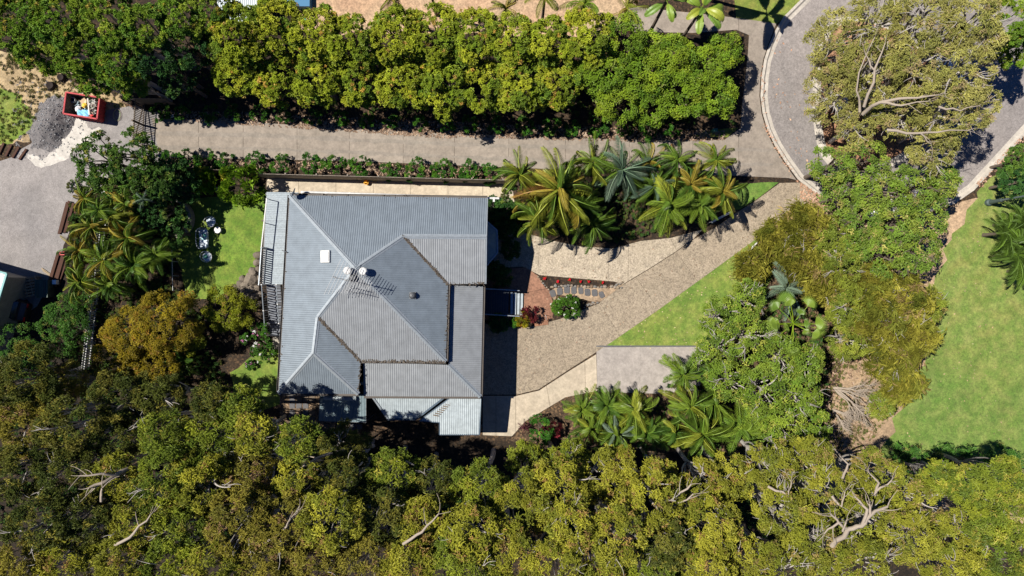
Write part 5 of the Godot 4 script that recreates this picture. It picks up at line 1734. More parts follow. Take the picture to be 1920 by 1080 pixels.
func build_fronds() -> void:
	# feather leaves of unit length along +z: straight, arching, hanging
	var feather := func(lift: float, droop: float, n: int, side_len: float, w: float, sag: float, side_bend: float) -> ArrayMesh:
		var st := Shape.new()
		var pts := []
		var rad := []
		var p := Vector3.ZERO
		var dirs := []
		for k in 13:
			var a := lift - droop * pow(k / 12.0, 1.4)
			pts.append(p)
			rad.append(0.02 * (1.0 - 0.7 * k / 12.0))
			var veer := side_bend * pow(k / 12.0, 1.3)
			var d := Vector3(sin(veer) * cos(a), sin(a), cos(veer) * cos(a))
			dirs.append(d)
			p += d / 12.0
		st.tinted = true
		st.col = Color(1.9, 1.6, 0.9)
		st.tube(pts, rad, 4, false)
		st.col = Color.WHITE
		for k in n:
			var f := 0.14 + 0.86 * k / (n - 1.0)
			var i := mini(int(f * 12.0), 11)
			var at: Vector3 = pts[i].lerp(pts[mini(i + 1, 12)], f * 12.0 - i)
			var l := side_len * pow(sin(PI * (0.12 + 0.80 * f)), 0.7)
			var d: Vector3 = dirs[i]
			for s in [-1.0, 1.0]:
				var dir: Vector3 = (d.cross(Vector3.UP).normalized() * -s + Vector3(0, -sag * rr(0.7, 1.3), 0) + d * (0.5 + 0.6 * f)).normalized()
				var g := rr(0.55, 1.4)
				st.col = Color(g, g, g)
				var side := dir.cross(Vector3.UP).normalized() * w * 0.5
				var m := at + dir * l * 0.45 + Vector3(0, l * 0.06, 0)
				var e := at + dir * l - Vector3(0, l * (0.12 + sag * 0.4), 0)
				st.tri(at, m + side, e)
				st.tri(at, e, m - side)
		return st.done(M.frond)
	fronds.feather = [feather.call(0.7, 1.9, 30, 0.19, 0.017, 0.9, 0.6), feather.call(0.6, 2.3, 30, 0.18, 0.017, 1.2, -0.8), feather.call(0.4, 1.3, 28, 0.18, 0.018, 0.7, 0.3), feather.call(0.85, 2.6, 30, 0.20, 0.017, 1.0, -0.4), feather.call(0.6, 2.0, 30, 0.19, 0.017, 1.5, 1.0)]
	fronds.wide = [feather.call(0.7, 1.7, 19, 0.23, 0.032, 0.6, 0.5), feather.call(0.6, 2.2, 19, 0.22, 0.032, 0.9, -0.6), feather.call(0.8, 1.4, 19, 0.21, 0.03, 0.5, 0.2)]
	fronds.blue = [feather.call(0.55, 1.5, 34, 0.20, 0.013, 0.6, 0.4), feather.call(0.5, 1.9, 34, 0.18, 0.013, 0.9, -0.5)]
	var paddle := func(droop: float, width: float) -> ArrayMesh:
		var st := Shape.new()
		st.tinted = true
		var pts := []
		var p := Vector3.ZERO
		var dirs := []
		for k in 25:
			var a := 0.55 - droop * pow(k / 24.0, 1.5)
			pts.append(p)
			var d := Vector3(0, sin(a), cos(a))
			dirs.append(d)
			p += d / 24.0
		var rad := []
		for k in 25: rad.append(0.014 * (1.0 - 0.8 * k / 24.0))
		st.col = Color(1.25, 1.2, 0.8)
		st.tube(pts, rad, 4, false)
		for s in [-1.0, 1.0]:
			for k in range(5, 24):
				var f0 := (k - 5) / 19.0
				var f1 := (k - 4) / 19.0
				var w0 := width * pow(sin(PI * (0.06 + 0.92 * f0)), 0.55)
				var w1 := width * pow(sin(PI * (0.06 + 0.92 * f1)), 0.55)
				var tear := rr(0.0, 0.02) if rng.randf() < 0.35 else 0.0
				var sag := rr(0.06, 0.16)
				var g := rr(0.9, 1.1)
				st.col = Color(g, g, g)
				var o0 := Vector3(s, 0.25 - sag, 0.3) * w0
				var o1 := Vector3(s, 0.25 - sag, 0.3) * w1 - Vector3(0, 0, tear)
				var m0 := Vector3(s * 0.5, 0.16, 0.12) * w0
				var m1 := Vector3(s * 0.5, 0.16, 0.12) * w1
				st.quad(pts[k], pts[k + 1], pts[k + 1] + m1, pts[k] + m0)
				st.quad(pts[k] + m0, pts[k + 1] + m1, pts[k + 1] + o1, pts[k] + o0)
		return st.done(M.frond)
	fronds.paddle = [paddle.call(0.9, 0.15), paddle.call(1.5, 0.14), paddle.call(2.0, 0.15)]
	var fan := Shape.new()
	fan.tinted = true
	fan.col = Color(1.6, 1.0, 0.35)
	fan.tube([Vector3.ZERO, Vector3(0, 0.1, 0.34), Vector3(0, 0.12, 0.68)], [0.018, 0.014, 0.01], 5, false)
	for k in 30:
		var a0 := -1.25 + 2.5 * k / 30.0
		var a1 := -1.25 + 2.5 * (k + 1) / 30.0
		var l := 0.31 - 0.06 * pow(absf(a0) / 1.25, 2.0)
		var g := 0.62 + 0.6 * (k % 2)
		fan.col = Color(g, g, g)
		var o := Vector3(0, 0.12, 0.66)
		var q0 := o + Vector3(sin(a0), 0.04 + (0.05 if k % 2 else 0.0), cos(a0)) * l * 0.74
		var q1 := o + Vector3(sin(a1), 0.04 + (0.0 if k % 2 else 0.05), cos(a1)) * l * 0.74
		var tip := o + Vector3(sin((a0 + a1) * 0.5), -0.16, cos((a0 + a1) * 0.5)) * l * 1.15
		fan.tri(o, q0, q1)
		fan.tri(q0, tip, q1)
	fronds.fan = [fan.done(M.frond)]
	for c in [["deep", Color(0.07, 0.15, 0.02)], ["mid", Color(0.12, 0.21, 0.025)], ["bright", Color(0.18, 0.27, 0.03)], ["lime", Color(0.27, 0.31, 0.035)], ["gold", Color(0.36, 0.29, 0.045)], ["rust", Color(0.34, 0.19, 0.06)], ["blue", Color(0.13, 0.21, 0.14)], ["grey", Color(0.20, 0.28, 0.20)], ["cycad", Color(0.09, 0.16, 0.025)], ["purple", Color(0.12, 0.03, 0.05)]]:
		var m: StandardMaterial3D = M.frond.duplicate()
		m.resource_name = "frond_" + c[0]
		m.albedo_color = c[1].linear_to_srgb()
		frond_mats[c[0]] = m
func palm(px: float, py: float, rpx: float, h: float, label: String, group: String, leaf: String, tints: Array, n := 13, called := "palm_tree", low := -0.35, lean := Vector2.ZERO) -> Node3D:
	var R := rpx * MAP * (1.0 - h / ALT)
	var t := thing(called, label, "palm" if leaf != "paddle" else "palm", P(px, py, h) * Vector3(1, 0, 1) + Vector3(lean.x, 0, lean.y), group)
	var head := Vector3(-lean.x, h - R * 0.15, -lean.y)
	var w := Shape.new()
	var pts := []
	var rad := []
	for k in 9:
		var f := k / 8.0
		pts.append(Vector3(head.x * f * f, head.y * f - 0.03, head.z * f * f))
		rad.append(lerpf(0.15, 0.085, sqrt(f)) * clampf(R / 1.6, 0.6, 1.2))
	w.tube(pts, rad, 9)
	obj("trunk", w.done(M.bark), t)
	var turn := rr(0, TAU)
	for k in n:
		var f := k / (n - 1.0)
		var o := MeshInstance3D.new()
		o.name = "frond"
		o.mesh = pick(fronds[leaf])
		var pitch := lerpf(low, 0.95, pow(f, 1.3)) + rr(-0.3, 0.25)
		var l := R * 1.22 * rr(0.75, 1.15) * (1.0 if f < 0.75 else 0.8)
		var b := Basis(Vector3.UP, turn + k * 2.39996 + rr(-0.5, 0.5)) * Basis(Vector3.RIGHT, -pitch) * Basis(Vector3(0, 0, 1), rr(-0.35, 0.35))
		o.transform = Transform3D(b.scaled(Vector3(l, l, l)), head)
		var tint: String = pick(tints)
		if f < 0.16 and leaf == "feather" and rng.randf() < 0.3: tint = pick(["gold", "gold", "rust"])
		o.set_surface_override_material(0, frond_mats[tint])
		t.add_child(o, true)
	return t
func cover(called: String, label: String, list: Array, n: int, spray: String, size: float, cols: Array, hi := 0.5, avoid := -0.3) -> void:
	var p := poly(list)
	var lo := Vector2(INF, INF)
	var up := -lo
	for q in p:
		lo = lo.min(q)
		up = up.max(q)
	var ts := []
	var cs := []
	for i in n:
		var q := Vector2(rr(lo.x, up.x), rr(lo.y, up.y))
		var g := mid.get_noise_2d(q.x * 1.2, q.y * 1.2)
		if g < avoid or not Geometry2D.is_point_in_polygon(q, p): continue
		var s := size * rr(0.6, 1.4)
		ts.append(Transform3D(Basis(Vector3.UP, rr(0, TAU)).scaled(Vector3(s, s, s)), Vector3(q.x, rr(0.05, hi) * (0.6 + g), q.y)))
		cs.append(pick(cols) * rr(0.7, 1.25))
	var o := swarm(called, sprays[spray], ts, cs)
	o.set_meta("label", label)

func build_trees() -> void:
	build_sprays()
	build_fronds()
	var k := 0
	# ---- hedge trees above the long driveway
	var back := [[440, 62, 58], [512, 50, 52], [588, 62, 55], [664, 70, 52], [738, 72, 52], [812, 66, 52], [884, 68, 52], [958, 74, 52], [1030, 76, 52], [1100, 72, 52]]
	for s in back:
		tree("broadleaf_tree", "lychee", s[0] + rr(-6, 6), s[1] + rr(-5, 5), s[2] + rr(-4, 6), rr(6.0, 7.0), "%s yellow-green tree from the left in the hedge's back row above the driveway" % ordinal(k), "tree", "yellow-green hedge trees above the driveway")
		k += 1
	k = 0
	for s in [[448, 130, 52], [520, 140, 52], [598, 146, 52], [676, 150, 50], [752, 152, 50], [828, 156, 50], [902, 158, 50], [976, 160, 50], [1050, 158, 50]]:
		tree("broadleaf_tree", "lychee", s[0] + rr(-6, 6), s[1] + rr(-5, 5), s[2] + rr(-4, 6), rr(4.8, 5.8), "%s yellow-green tree from the left in the hedge's front row by the driveway" % ordinal(k), "tree", "yellow-green hedge trees above the driveway")
		k += 1
	k = 0
	for s in [[1128, 128, 48, 5.4], [1160, 188, 44, 4.4], [1170, 70, 46, 5.8], [1212, 138, 46, 5.2], [1228, 190, 44, 4.2], [1262, 108, 44, 5.0], [1280, 172, 48, 4.6], [1322, 128, 42, 4.6], [1345, 178, 40, 4.0], [1362, 92, 32, 4.4], [1218, 95, 36, 4.6]]:
		tree("round_tree", "fig", s[0], s[1], s[2], s[3], "%s dense green round-headed tree from the left at the hedge's right end" % ordinal(k), "tree", "dense green trees at the hedge's right end")
		k += 1
	# ---- trees at the top left
	k = 0
	for s in [[28, 42, 62, 8.5], [105, 36, 58, 8.5], [70, 96, 48, 7.0], [150, 92, 54, 7.5], [196, 36, 56, 8.8], [214, 118, 48, 7.2], [266, 52, 50, 8.5], [336, 28, 50, 8.0], [396, 20, 46, 7.5], [250, 152, 32, 5.5], [172, 146, 34, 5.5]]:
		var lt := tree("leafy_tree", "mixed", s[0], s[1], s[2], s[3], "%s leafy green tree from the top left corner, above the skip bin" % ordinal(k), "tree", "leafy trees at the top left")
		if k == 5: limbs(lt, [[354, 170, 0.1, 0.17, 322, 142, 3.2, 0.13, 276, 108, 6.4, 0.09, 246, 84, 8.0, 0.05], [330, 148, 2.6, 0.07, 310, 140, 4.0, 0.05, 262, 132, 5.2, 0.02], [372, 128, 0.1, 0.1, 350, 100, 3.4, 0.08, 326, 84, 5.6, 0.04]])
		k += 1
	k = 0
	for s in [[288, 108, 44, 7.5], [340, 86, 44, 7.0], [330, 146, 34, 5.0], [382, 90, 30, 5.5]]:
		tree("dark_tree", "dark", s[0], s[1], s[2], s[3], "%s dark green tree from the left, behind the corner fence panel" % ordinal(k), "tree", "dark trees behind the corner fence")
		k += 1
	# ---- trees of the turning circle
	k = 0
	for s in [[1572, 76, 62, 6.0], [1650, 44, 66, 7.5], [1738, 36, 68, 8.5], [1826, 40, 66, 9.0], [1566, 172, 58, 5.0], [1640, 132, 66, 7.0], [1722, 122, 66, 8.0], [1806, 128, 66, 8.5], [1690, 206, 58, 6.5], [1770, 212, 58, 7.0], [1836, 192, 46, 7.5], [1606, 236, 42, 5.0], [1750, 280, 50, 6.0]]:
		tree("paperbark_tree", "paperbark", s[0], s[1], s[2], s[3], "%s olive paperbark with pale limbs, counting by rows over the turning circle" % ordinal(k), "tree", "paperbarks over the turning circle", Vector2(rr(0.2, 1.0), rr(0.0, 0.6)))
		if k == 5:
			limbs(get_child(get_child_count() - 1), [[1618, 214, 6.6, 0.15, 1650, 192, 8.2, 0.12, 1700, 184, 8.9, 0.09, 1760, 178, 9.3, 0.04], [1650, 192, 8.2, 0.1, 1690, 198, 8.8, 0.07, 1740, 190, 9.0, 0.03], [1620, 200, 7.2, 0.11, 1640, 130, 8.4, 0.08, 1660, 80, 8.6, 0.03], [1640, 132, 8.4, 0.07, 1622, 100, 8.5, 0.03], [1612, 210, 6.8, 0.1, 1606, 170, 7.6, 0.06, 1640, 70, 8.6, 0.03]])
		if k == 10:
			limbs(get_child(get_child_count() - 1), [[1664, 244, 7.6, 0.11, 1720, 250, 8.2, 0.08, 1780, 244, 8.5, 0.05, 1830, 240, 8.4, 0.02], [1726, 250, 8.2, 0.06, 1746, 270, 8.0, 0.03], [1760, 200, 8.4, 0.08, 1800, 208, 8.7, 0.05, 1850, 190, 8.6, 0.02]])
		k += 1
	k = 0
	for s in [[1890, 40, 52, 8.0], [1905, 92, 34, 6.0]]:
		tree("leafy_tree", "mixed", s[0], s[1], s[2], s[3], "%s deep green tree in the top right corner above the road" % ["larger", "smaller"][k], "tree")
		k += 1
	k = 0
	for s in [[1560, 314, 44, 4.5], [1626, 306, 46, 5.0], [1586, 366, 44, 4.2], [1652, 356, 50, 5.0], [1716, 350, 48, 5.5], [1620, 412, 42, 4.5], [1682, 420, 48, 5.0], [1738, 404, 46, 5.0], [1668, 478, 44, 4.5], [1724, 470, 44, 4.5], [1612, 462, 34, 3.6], [1772, 340, 34, 5.0]]:
		tree("green_tree", "box", s[0], s[1], s[2], s[3], "%s bright green tree below the turning circle, counting by rows from the kerb" % ordinal(k), "tree", "bright green trees below the turning circle")
		k += 1
	# ---- fine-leaved grove
	k = 0
	for s in [[1508, 428, 50, 3.0], [1562, 452, 50, 3.2], [1462, 452, 40, 2.4], [1508, 486, 46, 3.0], [1578, 508, 50, 3.4], [1640, 540, 50, 3.6], [1700, 560, 50, 3.6], [1596, 570, 48, 3.4], [1650, 606, 52, 3.6], [1712, 622, 46, 3.4], [1592, 636, 42, 3.0], [1676, 668, 48, 3.2], [1696, 722, 36, 2.6], [1742, 572, 34, 3.0], [1546, 534, 38, 3.0], [1410, 500, 26, 1.8], [1655, 760, 26, 2.0]]:
		tree("fine_leaved_tree", "wattle" if k % 3 == 1 else "sheoak", s[0], s[1], s[2], s[3], "%s olive fine-leaved tree of the grove beside the park lawn, from the top" % ordinal(k), "tree", "fine-leaved trees beside the park lawn")
		k += 1
	# ---- bright trees with pale branches
	k = 0
	for s in [[1350, 592, 40, 3.8], [1402, 562, 36, 3.6], [1346, 654, 44, 4.2], [1410, 634, 48, 4.6], [1466, 672, 46, 4.6], [1372, 712, 44, 4.4], [1436, 732, 50, 5.0], [1498, 740, 44, 4.6], [1470, 796, 44, 4.6], [1512, 684, 38, 4.2], [1420, 792, 34, 3.8], [1526, 800, 34, 3.6]]:
		tree("pale_branched_tree", "tuckeroo", s[0], s[1], s[2], s[3], "%s bright green tree with pale bare branches, right of the parking pad" % ordinal(k), "tree", "bright green trees right of the parking pad")
		k += 1
	# ---- left garden
	k = 0
	for s in [[182, 298, 50, 4.8], [246, 292, 50, 5.0], [206, 338, 42, 4.4], [272, 340, 44, 4.4]]:
		tree("glossy_tree", "glossy", s[0], s[1], s[2], s[3], "%s glossy green tree beside the driveway gate, counting by rows" % ordinal(k), "tree", "glossy trees beside the gate")
		k += 1
	k = 0
	for s in [[312, 330, 40, 3.6], [310, 390, 38, 3.0], [276, 396, 34, 3.0], [346, 352, 30, 2.6], [330, 436, 30, 2.2]]:
		tree("dark_shrub", "dark", s[0], s[1], s[2], s[3], "%s dark leafy shrub from the top in the raised bed behind the lawn" % ordinal(k), "shrub", "dark shrubs in the raised bed")
		k += 1
	for s in [["golden", 304, 606, 66, 4.6, "largest golden-olive rounded tree left of the side lawn"], ["golden", 238, 628, 50, 4.0, "golden-olive tree just left of the largest golden one"], ["golden", 212, 678, 46, 3.4, "lowest golden tree beside the white picket fence"], ["golden", 290, 686, 40, 3.0, "olive tree directly below the largest golden one"], ["lime", 424, 580, 50, 2.3, "rounded lime-olive tree beside the grey boulders"], ["lime", 355, 640, 28, 2.4, "small olive bush at the largest golden tree's lower right"]]:
		tree("rounded_tree", s[0], s[1], s[2], s[3], s[4], s[5], "tree")
	tree("bamboo_clump", "bamboo", 452, 348, 42, 2.4, "bright green long-leaved clump at the top of the back lawn", "shrub")
	tree("yellow_shrub", "bamboo", 376, 338, 24, 1.6, "small yellow-green leafy shrub above the straight garden wall", "shrub")
	tree("flowering_shrub", "flowering", 480, 636, 30, 1.6, "bright green flowering shrub below the stair's foot", "shrub")
	tree("flowering_shrub", "flowering", 492, 660, 22, 1.0, "low shrub with white flowers by the side lawn's top", "shrub")
	tree("flowering_shrub", "flowering", 468, 684, 8, 0.4, "tiny pink and white flower clump in the side lawn's corner", "flower")
	k = 0
	for s in [[20, 640, 36, 2.4], [58, 672, 34, 2.6], [84, 700, 30, 2.4], [118, 582, 34, 2.0], [96, 612, 28, 1.6], [142, 618, 32, 1.8], [112, 648, 24, 1.0], [150, 560, 26, 1.6]]:
		tree("weedy_shrub", "weed", s[0], s[1], s[2], s[3], "%s weedy green shrub of the patch between the neighbour's house and the picket fence" % ordinal(k), "shrub", "weedy shrubs left of the picket fence")
		k += 1
	# ---- shrubs along the long driveway
	k = 0
	for s in [[300, 209], [340, 212], [392, 213], [437, 213], [487, 213], [533, 216], [586, 221], [641, 221], [686, 227], [734, 227], [787, 230], [837, 230], [882, 232], [930, 234], [985, 237], [1034, 237], [1073, 239], [1124, 239], [1172, 243], [1218, 244], [1263, 246]]:
		tree("low_shrub", "shrub", s[0], s[1], rr(13, 17), 0.7, "%s low shrub from the left along the driveway's upper edge" % ordinal(k), "shrub", "low shrubs along the driveway's upper edge")
		k += 1
	k = 0
	for s in [[322, 299], [352, 300], [388, 301], [424, 304], [478, 304], [525, 308], [584, 308], [630, 309], [676, 312], [733, 318], [779, 318], [830, 321], [880, 322], [922, 326]]:
		tree("low_shrub", "shrub", s[0], s[1], rr(17, 22), 0.8, "%s low shrub from the left between the driveway and the paling fence" % ordinal(k), "shrub", "low shrubs between the driveway and the fence")
		k += 1
	# ---- front garden shrubs
	tree("round_bush", "topiary", 1062, 576, 25, 1.1, "round clipped bush with small white flowers beside the stepping stones", "bush")
	tree("croton_bush", "croton", 981, 600, 15, 0.9, "yellow leafy bush beside the pergola's battens", "bush")
	tree("red_bush", "redleaf", 994, 588, 15, 1.0, "dark red bush behind the yellow one by the entry steps", "bush")
	tree("green_bush", "shrub", 964, 604, 9, 0.6, "small green plant left of the yellow bush by the pergola", "bush")
	tree("dark_bush", "redleaf", 1036, 806, 18, 1.2, "dark reddish bush behind the leafy green one at the lower path", "bush")
	tree("green_bush", "shrub", 1014, 808, 26, 1.5, "leafy green bush at the lower path's end", "bush")
	palm(984, 802, 14, 0.9, "small purple spiky plant at the foot of the lower path", "", "blue", ["purple"], 16, "spiky_plant")
	k = 0
	for s in [[920, 392, 24], [930, 420, 22], [950, 430, 22], [940, 520, 20], [925, 505, 18], [935, 606, 18], [958, 468, 18], [948, 400, 26]]:
		tree("shade_shrub", "dark", s[0], s[1], s[2], 0.9, "%s dark shrub from the top in the shaded bed along the east wall" % ordinal(k), "shrub", "dark shrubs along the east wall")
		k += 1
	# ---- palms
	k = 0
	var G := "palms above the upper drive"
	for s in [[975, 328, 46, 4.5, "feather", ["mid", "bright", "lime"]], [1048, 354, 82, 5.6, "feather", ["bright", "lime", "lime", "mid", "gold"]], [1012, 412, 48, 4.0, "feather", ["mid", "lime", "bright"]], [1112, 306, 48, 4.6, "feather", ["bright", "mid", "lime"]], [1168, 318, 58, 4.8, "blue", ["blue", "grey", "mid"]], [1112, 420, 50, 3.6, "feather", ["deep", "mid", "bright"]], [1088, 384, 48, 3.8, "feather", ["deep", "mid"]], [1216, 306, 40, 4.0, "feather", ["mid", "deep", "gold"]], [1272, 300, 44, 4.6, "feather", ["mid", "bright", "deep"]], [1342, 300, 40, 4.4, "feather", ["mid", "lime"]], [1356, 360, 44, 4.6, "feather", ["lime", "mid", "gold"]], [1256, 384, 52, 4.4, "wide", ["bright", "mid", "lime"]], [1312, 384, 40, 3.8, "wide", ["mid", "bright"]], [1228, 348, 44, 4.0, "blue", ["blue", "mid"]], [1296, 346, 40, 4.4, "feather", ["deep", "mid", "gold"]], [1000, 372, 36, 3.4, "feather", ["gold", "lime"]]]:
		palm(s[0], s[1], s[2], s[3], "%s of the palms between the long driveway and the upper drive, from left" % ordinal(k), G, s[4], s[5], 34 if s[2] > 60 else 26)
		k += 1
	k = 0
	for s in [[156, 372, 36, 4.0], [212, 404, 40, 4.2], [170, 424, 42, 4.4], [238, 384, 36, 4.0], [238, 446, 46, 4.2], [150, 470, 40, 4.0], [196, 486, 42, 4.2], [150, 528, 42, 4.0], [252, 500, 42, 4.0], [292, 476, 36, 3.4], [206, 534, 36, 3.4], [186, 394, 32, 4.6]]:
		palm(s[0], s[1], s[2], s[3], "%s palm from the top in the cluster along the picket fence" % ordinal(k), "palms along the picket fence", pick(["feather", "feather", "wide"]) if k < 8 else "wide", ["mid", "lime", "gold", "bright"] if k < 8 else ["deep", "mid", "bright"], 26)
		k += 1
	palm(344, 676, 34, 1.8, "dark glossy palm in the shade right of the golden trees", "", "wide", ["deep", "mid"], 10)
	palm(268, 374, 18, 5.2, "small pale green rosette among the dark raised-bed shrubs", "", "blue", ["grey"], 14, "rosette_plant")
	k = 0
	for s in [[1092, 766, 40, 2.8, "wide", ["mid", "lime", "bright"]], [1136, 762, 44, 3.2, "wide", ["bright", "mid", "deep"]], [1190, 768, 46, 3.4, "wide", ["bright", "mid", "lime"]], [1106, 804, 40, 3.0, "feather", ["mid", "lime", "bright"]], [1156, 812, 42, 3.2, "feather", ["bright", "mid", "grey"]], [1212, 812, 40, 3.0, "wide", ["mid", "deep"]], [1146, 842, 34, 2.6, "feather", ["mid", "gold"]], [1280, 700, 42, 3.2, "wide", ["mid", "bright"]], [1296, 764, 52, 4.0, "feather", ["bright", "lime", "mid"]], [1342, 756, 44, 3.6, "feather", ["mid", "bright"]], [1318, 816, 60, 4.2, "feather", ["bright", "mid", "lime"]], [1390, 806, 46, 3.6, "wide", ["mid", "bright"]], [1266, 812, 40, 3.0, "feather", ["mid", "deep", "lime"]], [1340, 700, 34, 3.6, "feather", ["mid", "deep"]]]:
		palm(s[0], s[1], s[2], s[3], "%s palm from the left in the cluster below the parking pad" % ordinal(k), "palms below the parking pad", s[4], s[5], 26)
		k += 1
	k = 0
	for s in [[734, -14, 44, 6.0, "feather", ["gold", "lime"]], [800, -40, 40, 6.5, "feather", ["lime"]], [948, 14, 36, 5.5, "feather", ["gold", "lime"]], [1022, -8, 46, 6.5, "wide", ["mid", "lime"]], [1098, 6, 42, 6.0, "wide", ["bright", "lime"]], [1176, 14, 40, 5.5, "feather", ["gold", "lime"]], [1252, -2, 50, 7.0, "paddle", ["bright", "mid", "lime"]], [1318, 14, 44, 6.0, "paddle", ["bright", "lime", "mid"]], [1392, -84, 60, 7.5, "paddle", ["mid", "bright"]]]:
		palm(s[0], s[1], s[2], s[3], "%s palm from the left along the top edge, behind the hedge" % ordinal(k), "palms along the top edge", s[4], s[5], 10 if s[4] == "paddle" else 12)
		k += 1
	k = 0
	for s in [[1888, 436, 46, 2.6], [1910, 478, 46, 2.6], [1912, 416, 40, 2.8], [1935, 450, 50, 3.0], [1928, 508, 36, 2.2]]:
		palm(s[0], s[1], s[2], s[3], "%s cycad from the top at the right edge of the park lawn" % ordinal(k), "cycads at the right edge", "blue", ["cycad", "cycad", "mid"], 26, "cycad", 0.0)
		k += 1
	k = 0
	for s in [[1690, 850, 18, 1.6], [1722, 872, 30, 2.6], [1772, 866, 30, 2.4], [1826, 872, 34, 3.0], [1880, 866, 30, 2.6], [1920, 880, 30, 2.6]]:
		tree("edge_shrub", "weed", s[0], s[1], s[2], s[3], "%s dark shrub from the left along the park lawn's lower edge" % ordinal(k), "shrub", "dark shrubs along the park lawn's lower edge")
		k += 1
	tree("dark_tree", "dark", 1908, 342, 34, 3.0, "dark tree at the right edge above the lamp post", "tree")
	tree("dark_tree", "glossy", 1914, 300, 30, 3.2, "glossy tree at the right edge beside the street's kerb", "tree")
	palm(1490, 607, 47, 4.8, "fan palm with round pleated leaves beside the fine-leaved grove", "", "fan", ["bright", "mid", "bright"], 16, "fan_palm", -0.2)
	palm(1476, 540, 52, 2.2, "blue-green feather palm just above the fan palm", "", "blue", ["grey", "blue"], 10, "feather_palm", 0.2)
	# ---- leafless tree by the park lawn
	for s in [[1562, 726, 1600, 700, "leafless grey tree on the bare ground right of the block"], [1560, 768, 1590, 790, "smaller leafless shrub just below the leafless grey tree"]]:
		var t := thing("bare_tree", s[4], "tree", P(s[0], s[1]))
		var st := Shape.new()
		var root := Vector3(0, 0, 0)
		var main := 3 if s[1] < 740 else 2
		for i in main * 3:
			var a := (0.15 if s[1] < 740 else 0.5) + rr(-1.1, 1.1)
			var l := rr(1.5, 3.0) if s[1] < 740 else rr(0.8, 1.5)
			var knee := Vector3(cos(a) * l * 0.45, l * 0.5, sin(a) * l * 0.45)
			var tip := Vector3(cos(a) * l * 1.0, l * rr(0.5, 0.8), sin(a) * l * 1.0)
			limb(st, root, knee, 0.07, 0.05, 0.25)
			limb(st, knee, tip, 0.05, 0.02, 0.4)
			for j in 9:
				var f := knee.lerp(tip, rr(0.1, 1.0))
				var w := a + rr(-1.0, 1.0)
				var e := f + Vector3(cos(w), rr(0.0, 0.7), sin(w)) * rr(0.4, 1.0)
				limb(st, f, e, 0.022, 0.012, 0.4, 3, 4)
				for q in 3:
					var v := w + rr(-1.0, 1.0)
					var spot := f.lerp(e, rr(0.4, 1.0))
					limb(st, spot, spot + Vector3(cos(v), rr(-0.1, 0.6), sin(v)) * rr(0.2, 0.5), 0.012, 0.008, 0.3, 2, 4)
		obj("branches", st.done(M.limb), t)
	# ---- the forest below
	var rows := [
		["second", [[40, 718, 58, 7.0], [128, 716, 50, 6.5], [214, 748, 52, 7.0], [300, 752, 54, 7.5], [384, 750, 46, 11.5], [446, 764, 40, 11.0]], ["gum_dark", "gum_brown", "gum_dark", "gum_dark", "gum_dark", "gum_green"], "first"],
		["", [[36, 800, 60, 9.5], [124, 808, 58, 9.5], [212, 820, 58, 10.0], [300, 826, 58, 10.0], [390, 832, 58, 10.5], [476, 816, 50, 12.5], [548, 834, 50, 12.0], [640, 838, 44, 7.0]], ["gum_brown", "gum_dark", "gum_dark", "gum_green", "gum_green", "gum", "gum_green", "gum_dark"], "second"],
		["", [[30, 886, 60, 11.0], [118, 898, 60, 11.0], [206, 902, 58, 11.5], [296, 908, 60, 11.5], [386, 912, 60, 11.5], [470, 906, 58, 11.0], [556, 912, 58, 11.0], [640, 906, 52, 9.5], [722, 896, 48, 8.5], [806, 912, 50, 9.0], [892, 920, 50, 9.0]], ["gum_dark", "gum_dark", "gum", "gum_green", "gum", "gum_brown", "gum", "gum_dark", "gum_green", "gum_dark", "gum_green"], "third"],
		["", [[1000, 862, 44, 5.0], [1082, 864, 44, 5.0], [1056, 916, 54, 10.0], [1146, 896, 50, 10.0], [1226, 884, 40, 9.5], [1218, 944, 54, 11.0], [1312, 918, 46, 10.5], [1378, 890, 40, 9.5], [980, 948, 56, 10.5]], ["gum_green", "gum_green", "gum", "gum", "gum", "gum", "gum", "gum", "gum"], "fourth"],
		["", [[70, 980, 62, 12.5], [164, 986, 62, 12.5], [256, 992, 62, 13.0], [346, 990, 62, 13.0], [438, 996, 62, 13.0], [530, 990, 60, 12.5], [620, 984, 60, 12.5], [708, 976, 58, 12.0], [796, 990, 60, 12.5], [886, 998, 60, 12.5], [1070, 996, 60, 12.5], [1160, 1006, 60, 12.5], [1256, 1016, 56, 12.0], [1346, 990, 54, 11.5]], ["gum_dark", "gum_dark", "gum", "gum_green", "gum_brown", "gum_brown", "gum", "gum_dark", "gum", "gum", "gum", "gum", "gum_dark", "gum"], "fifth"],
		["", [[30, 1062, 62, 13.5], [122, 1066, 62, 13.5], [214, 1072, 62, 13.5], [308, 1074, 62, 13.5], [400, 1076, 62, 13.5], [494, 1078, 62, 13.5], [586, 1070, 62, 13.5], [676, 1066, 60, 13.0], [766, 1072, 60, 13.0], [858, 1078, 60, 13.0], [952, 1050, 60, 13.0], [1040, 1076, 60, 13.0], [1130, 1082, 60, 13.0], [1224, 1088, 60, 13.0], [1318, 1070, 58, 12.5], [1408, 1060, 56, 12.0]], ["gum_brown", "gum", "gum", "gum_green", "gum", "gum_brown", "gum_brown", "gum_brown", "gum", "gum_green", "gum", "gum", "gum", "gum_green", "gum", "gum"], "bottom"],
	]
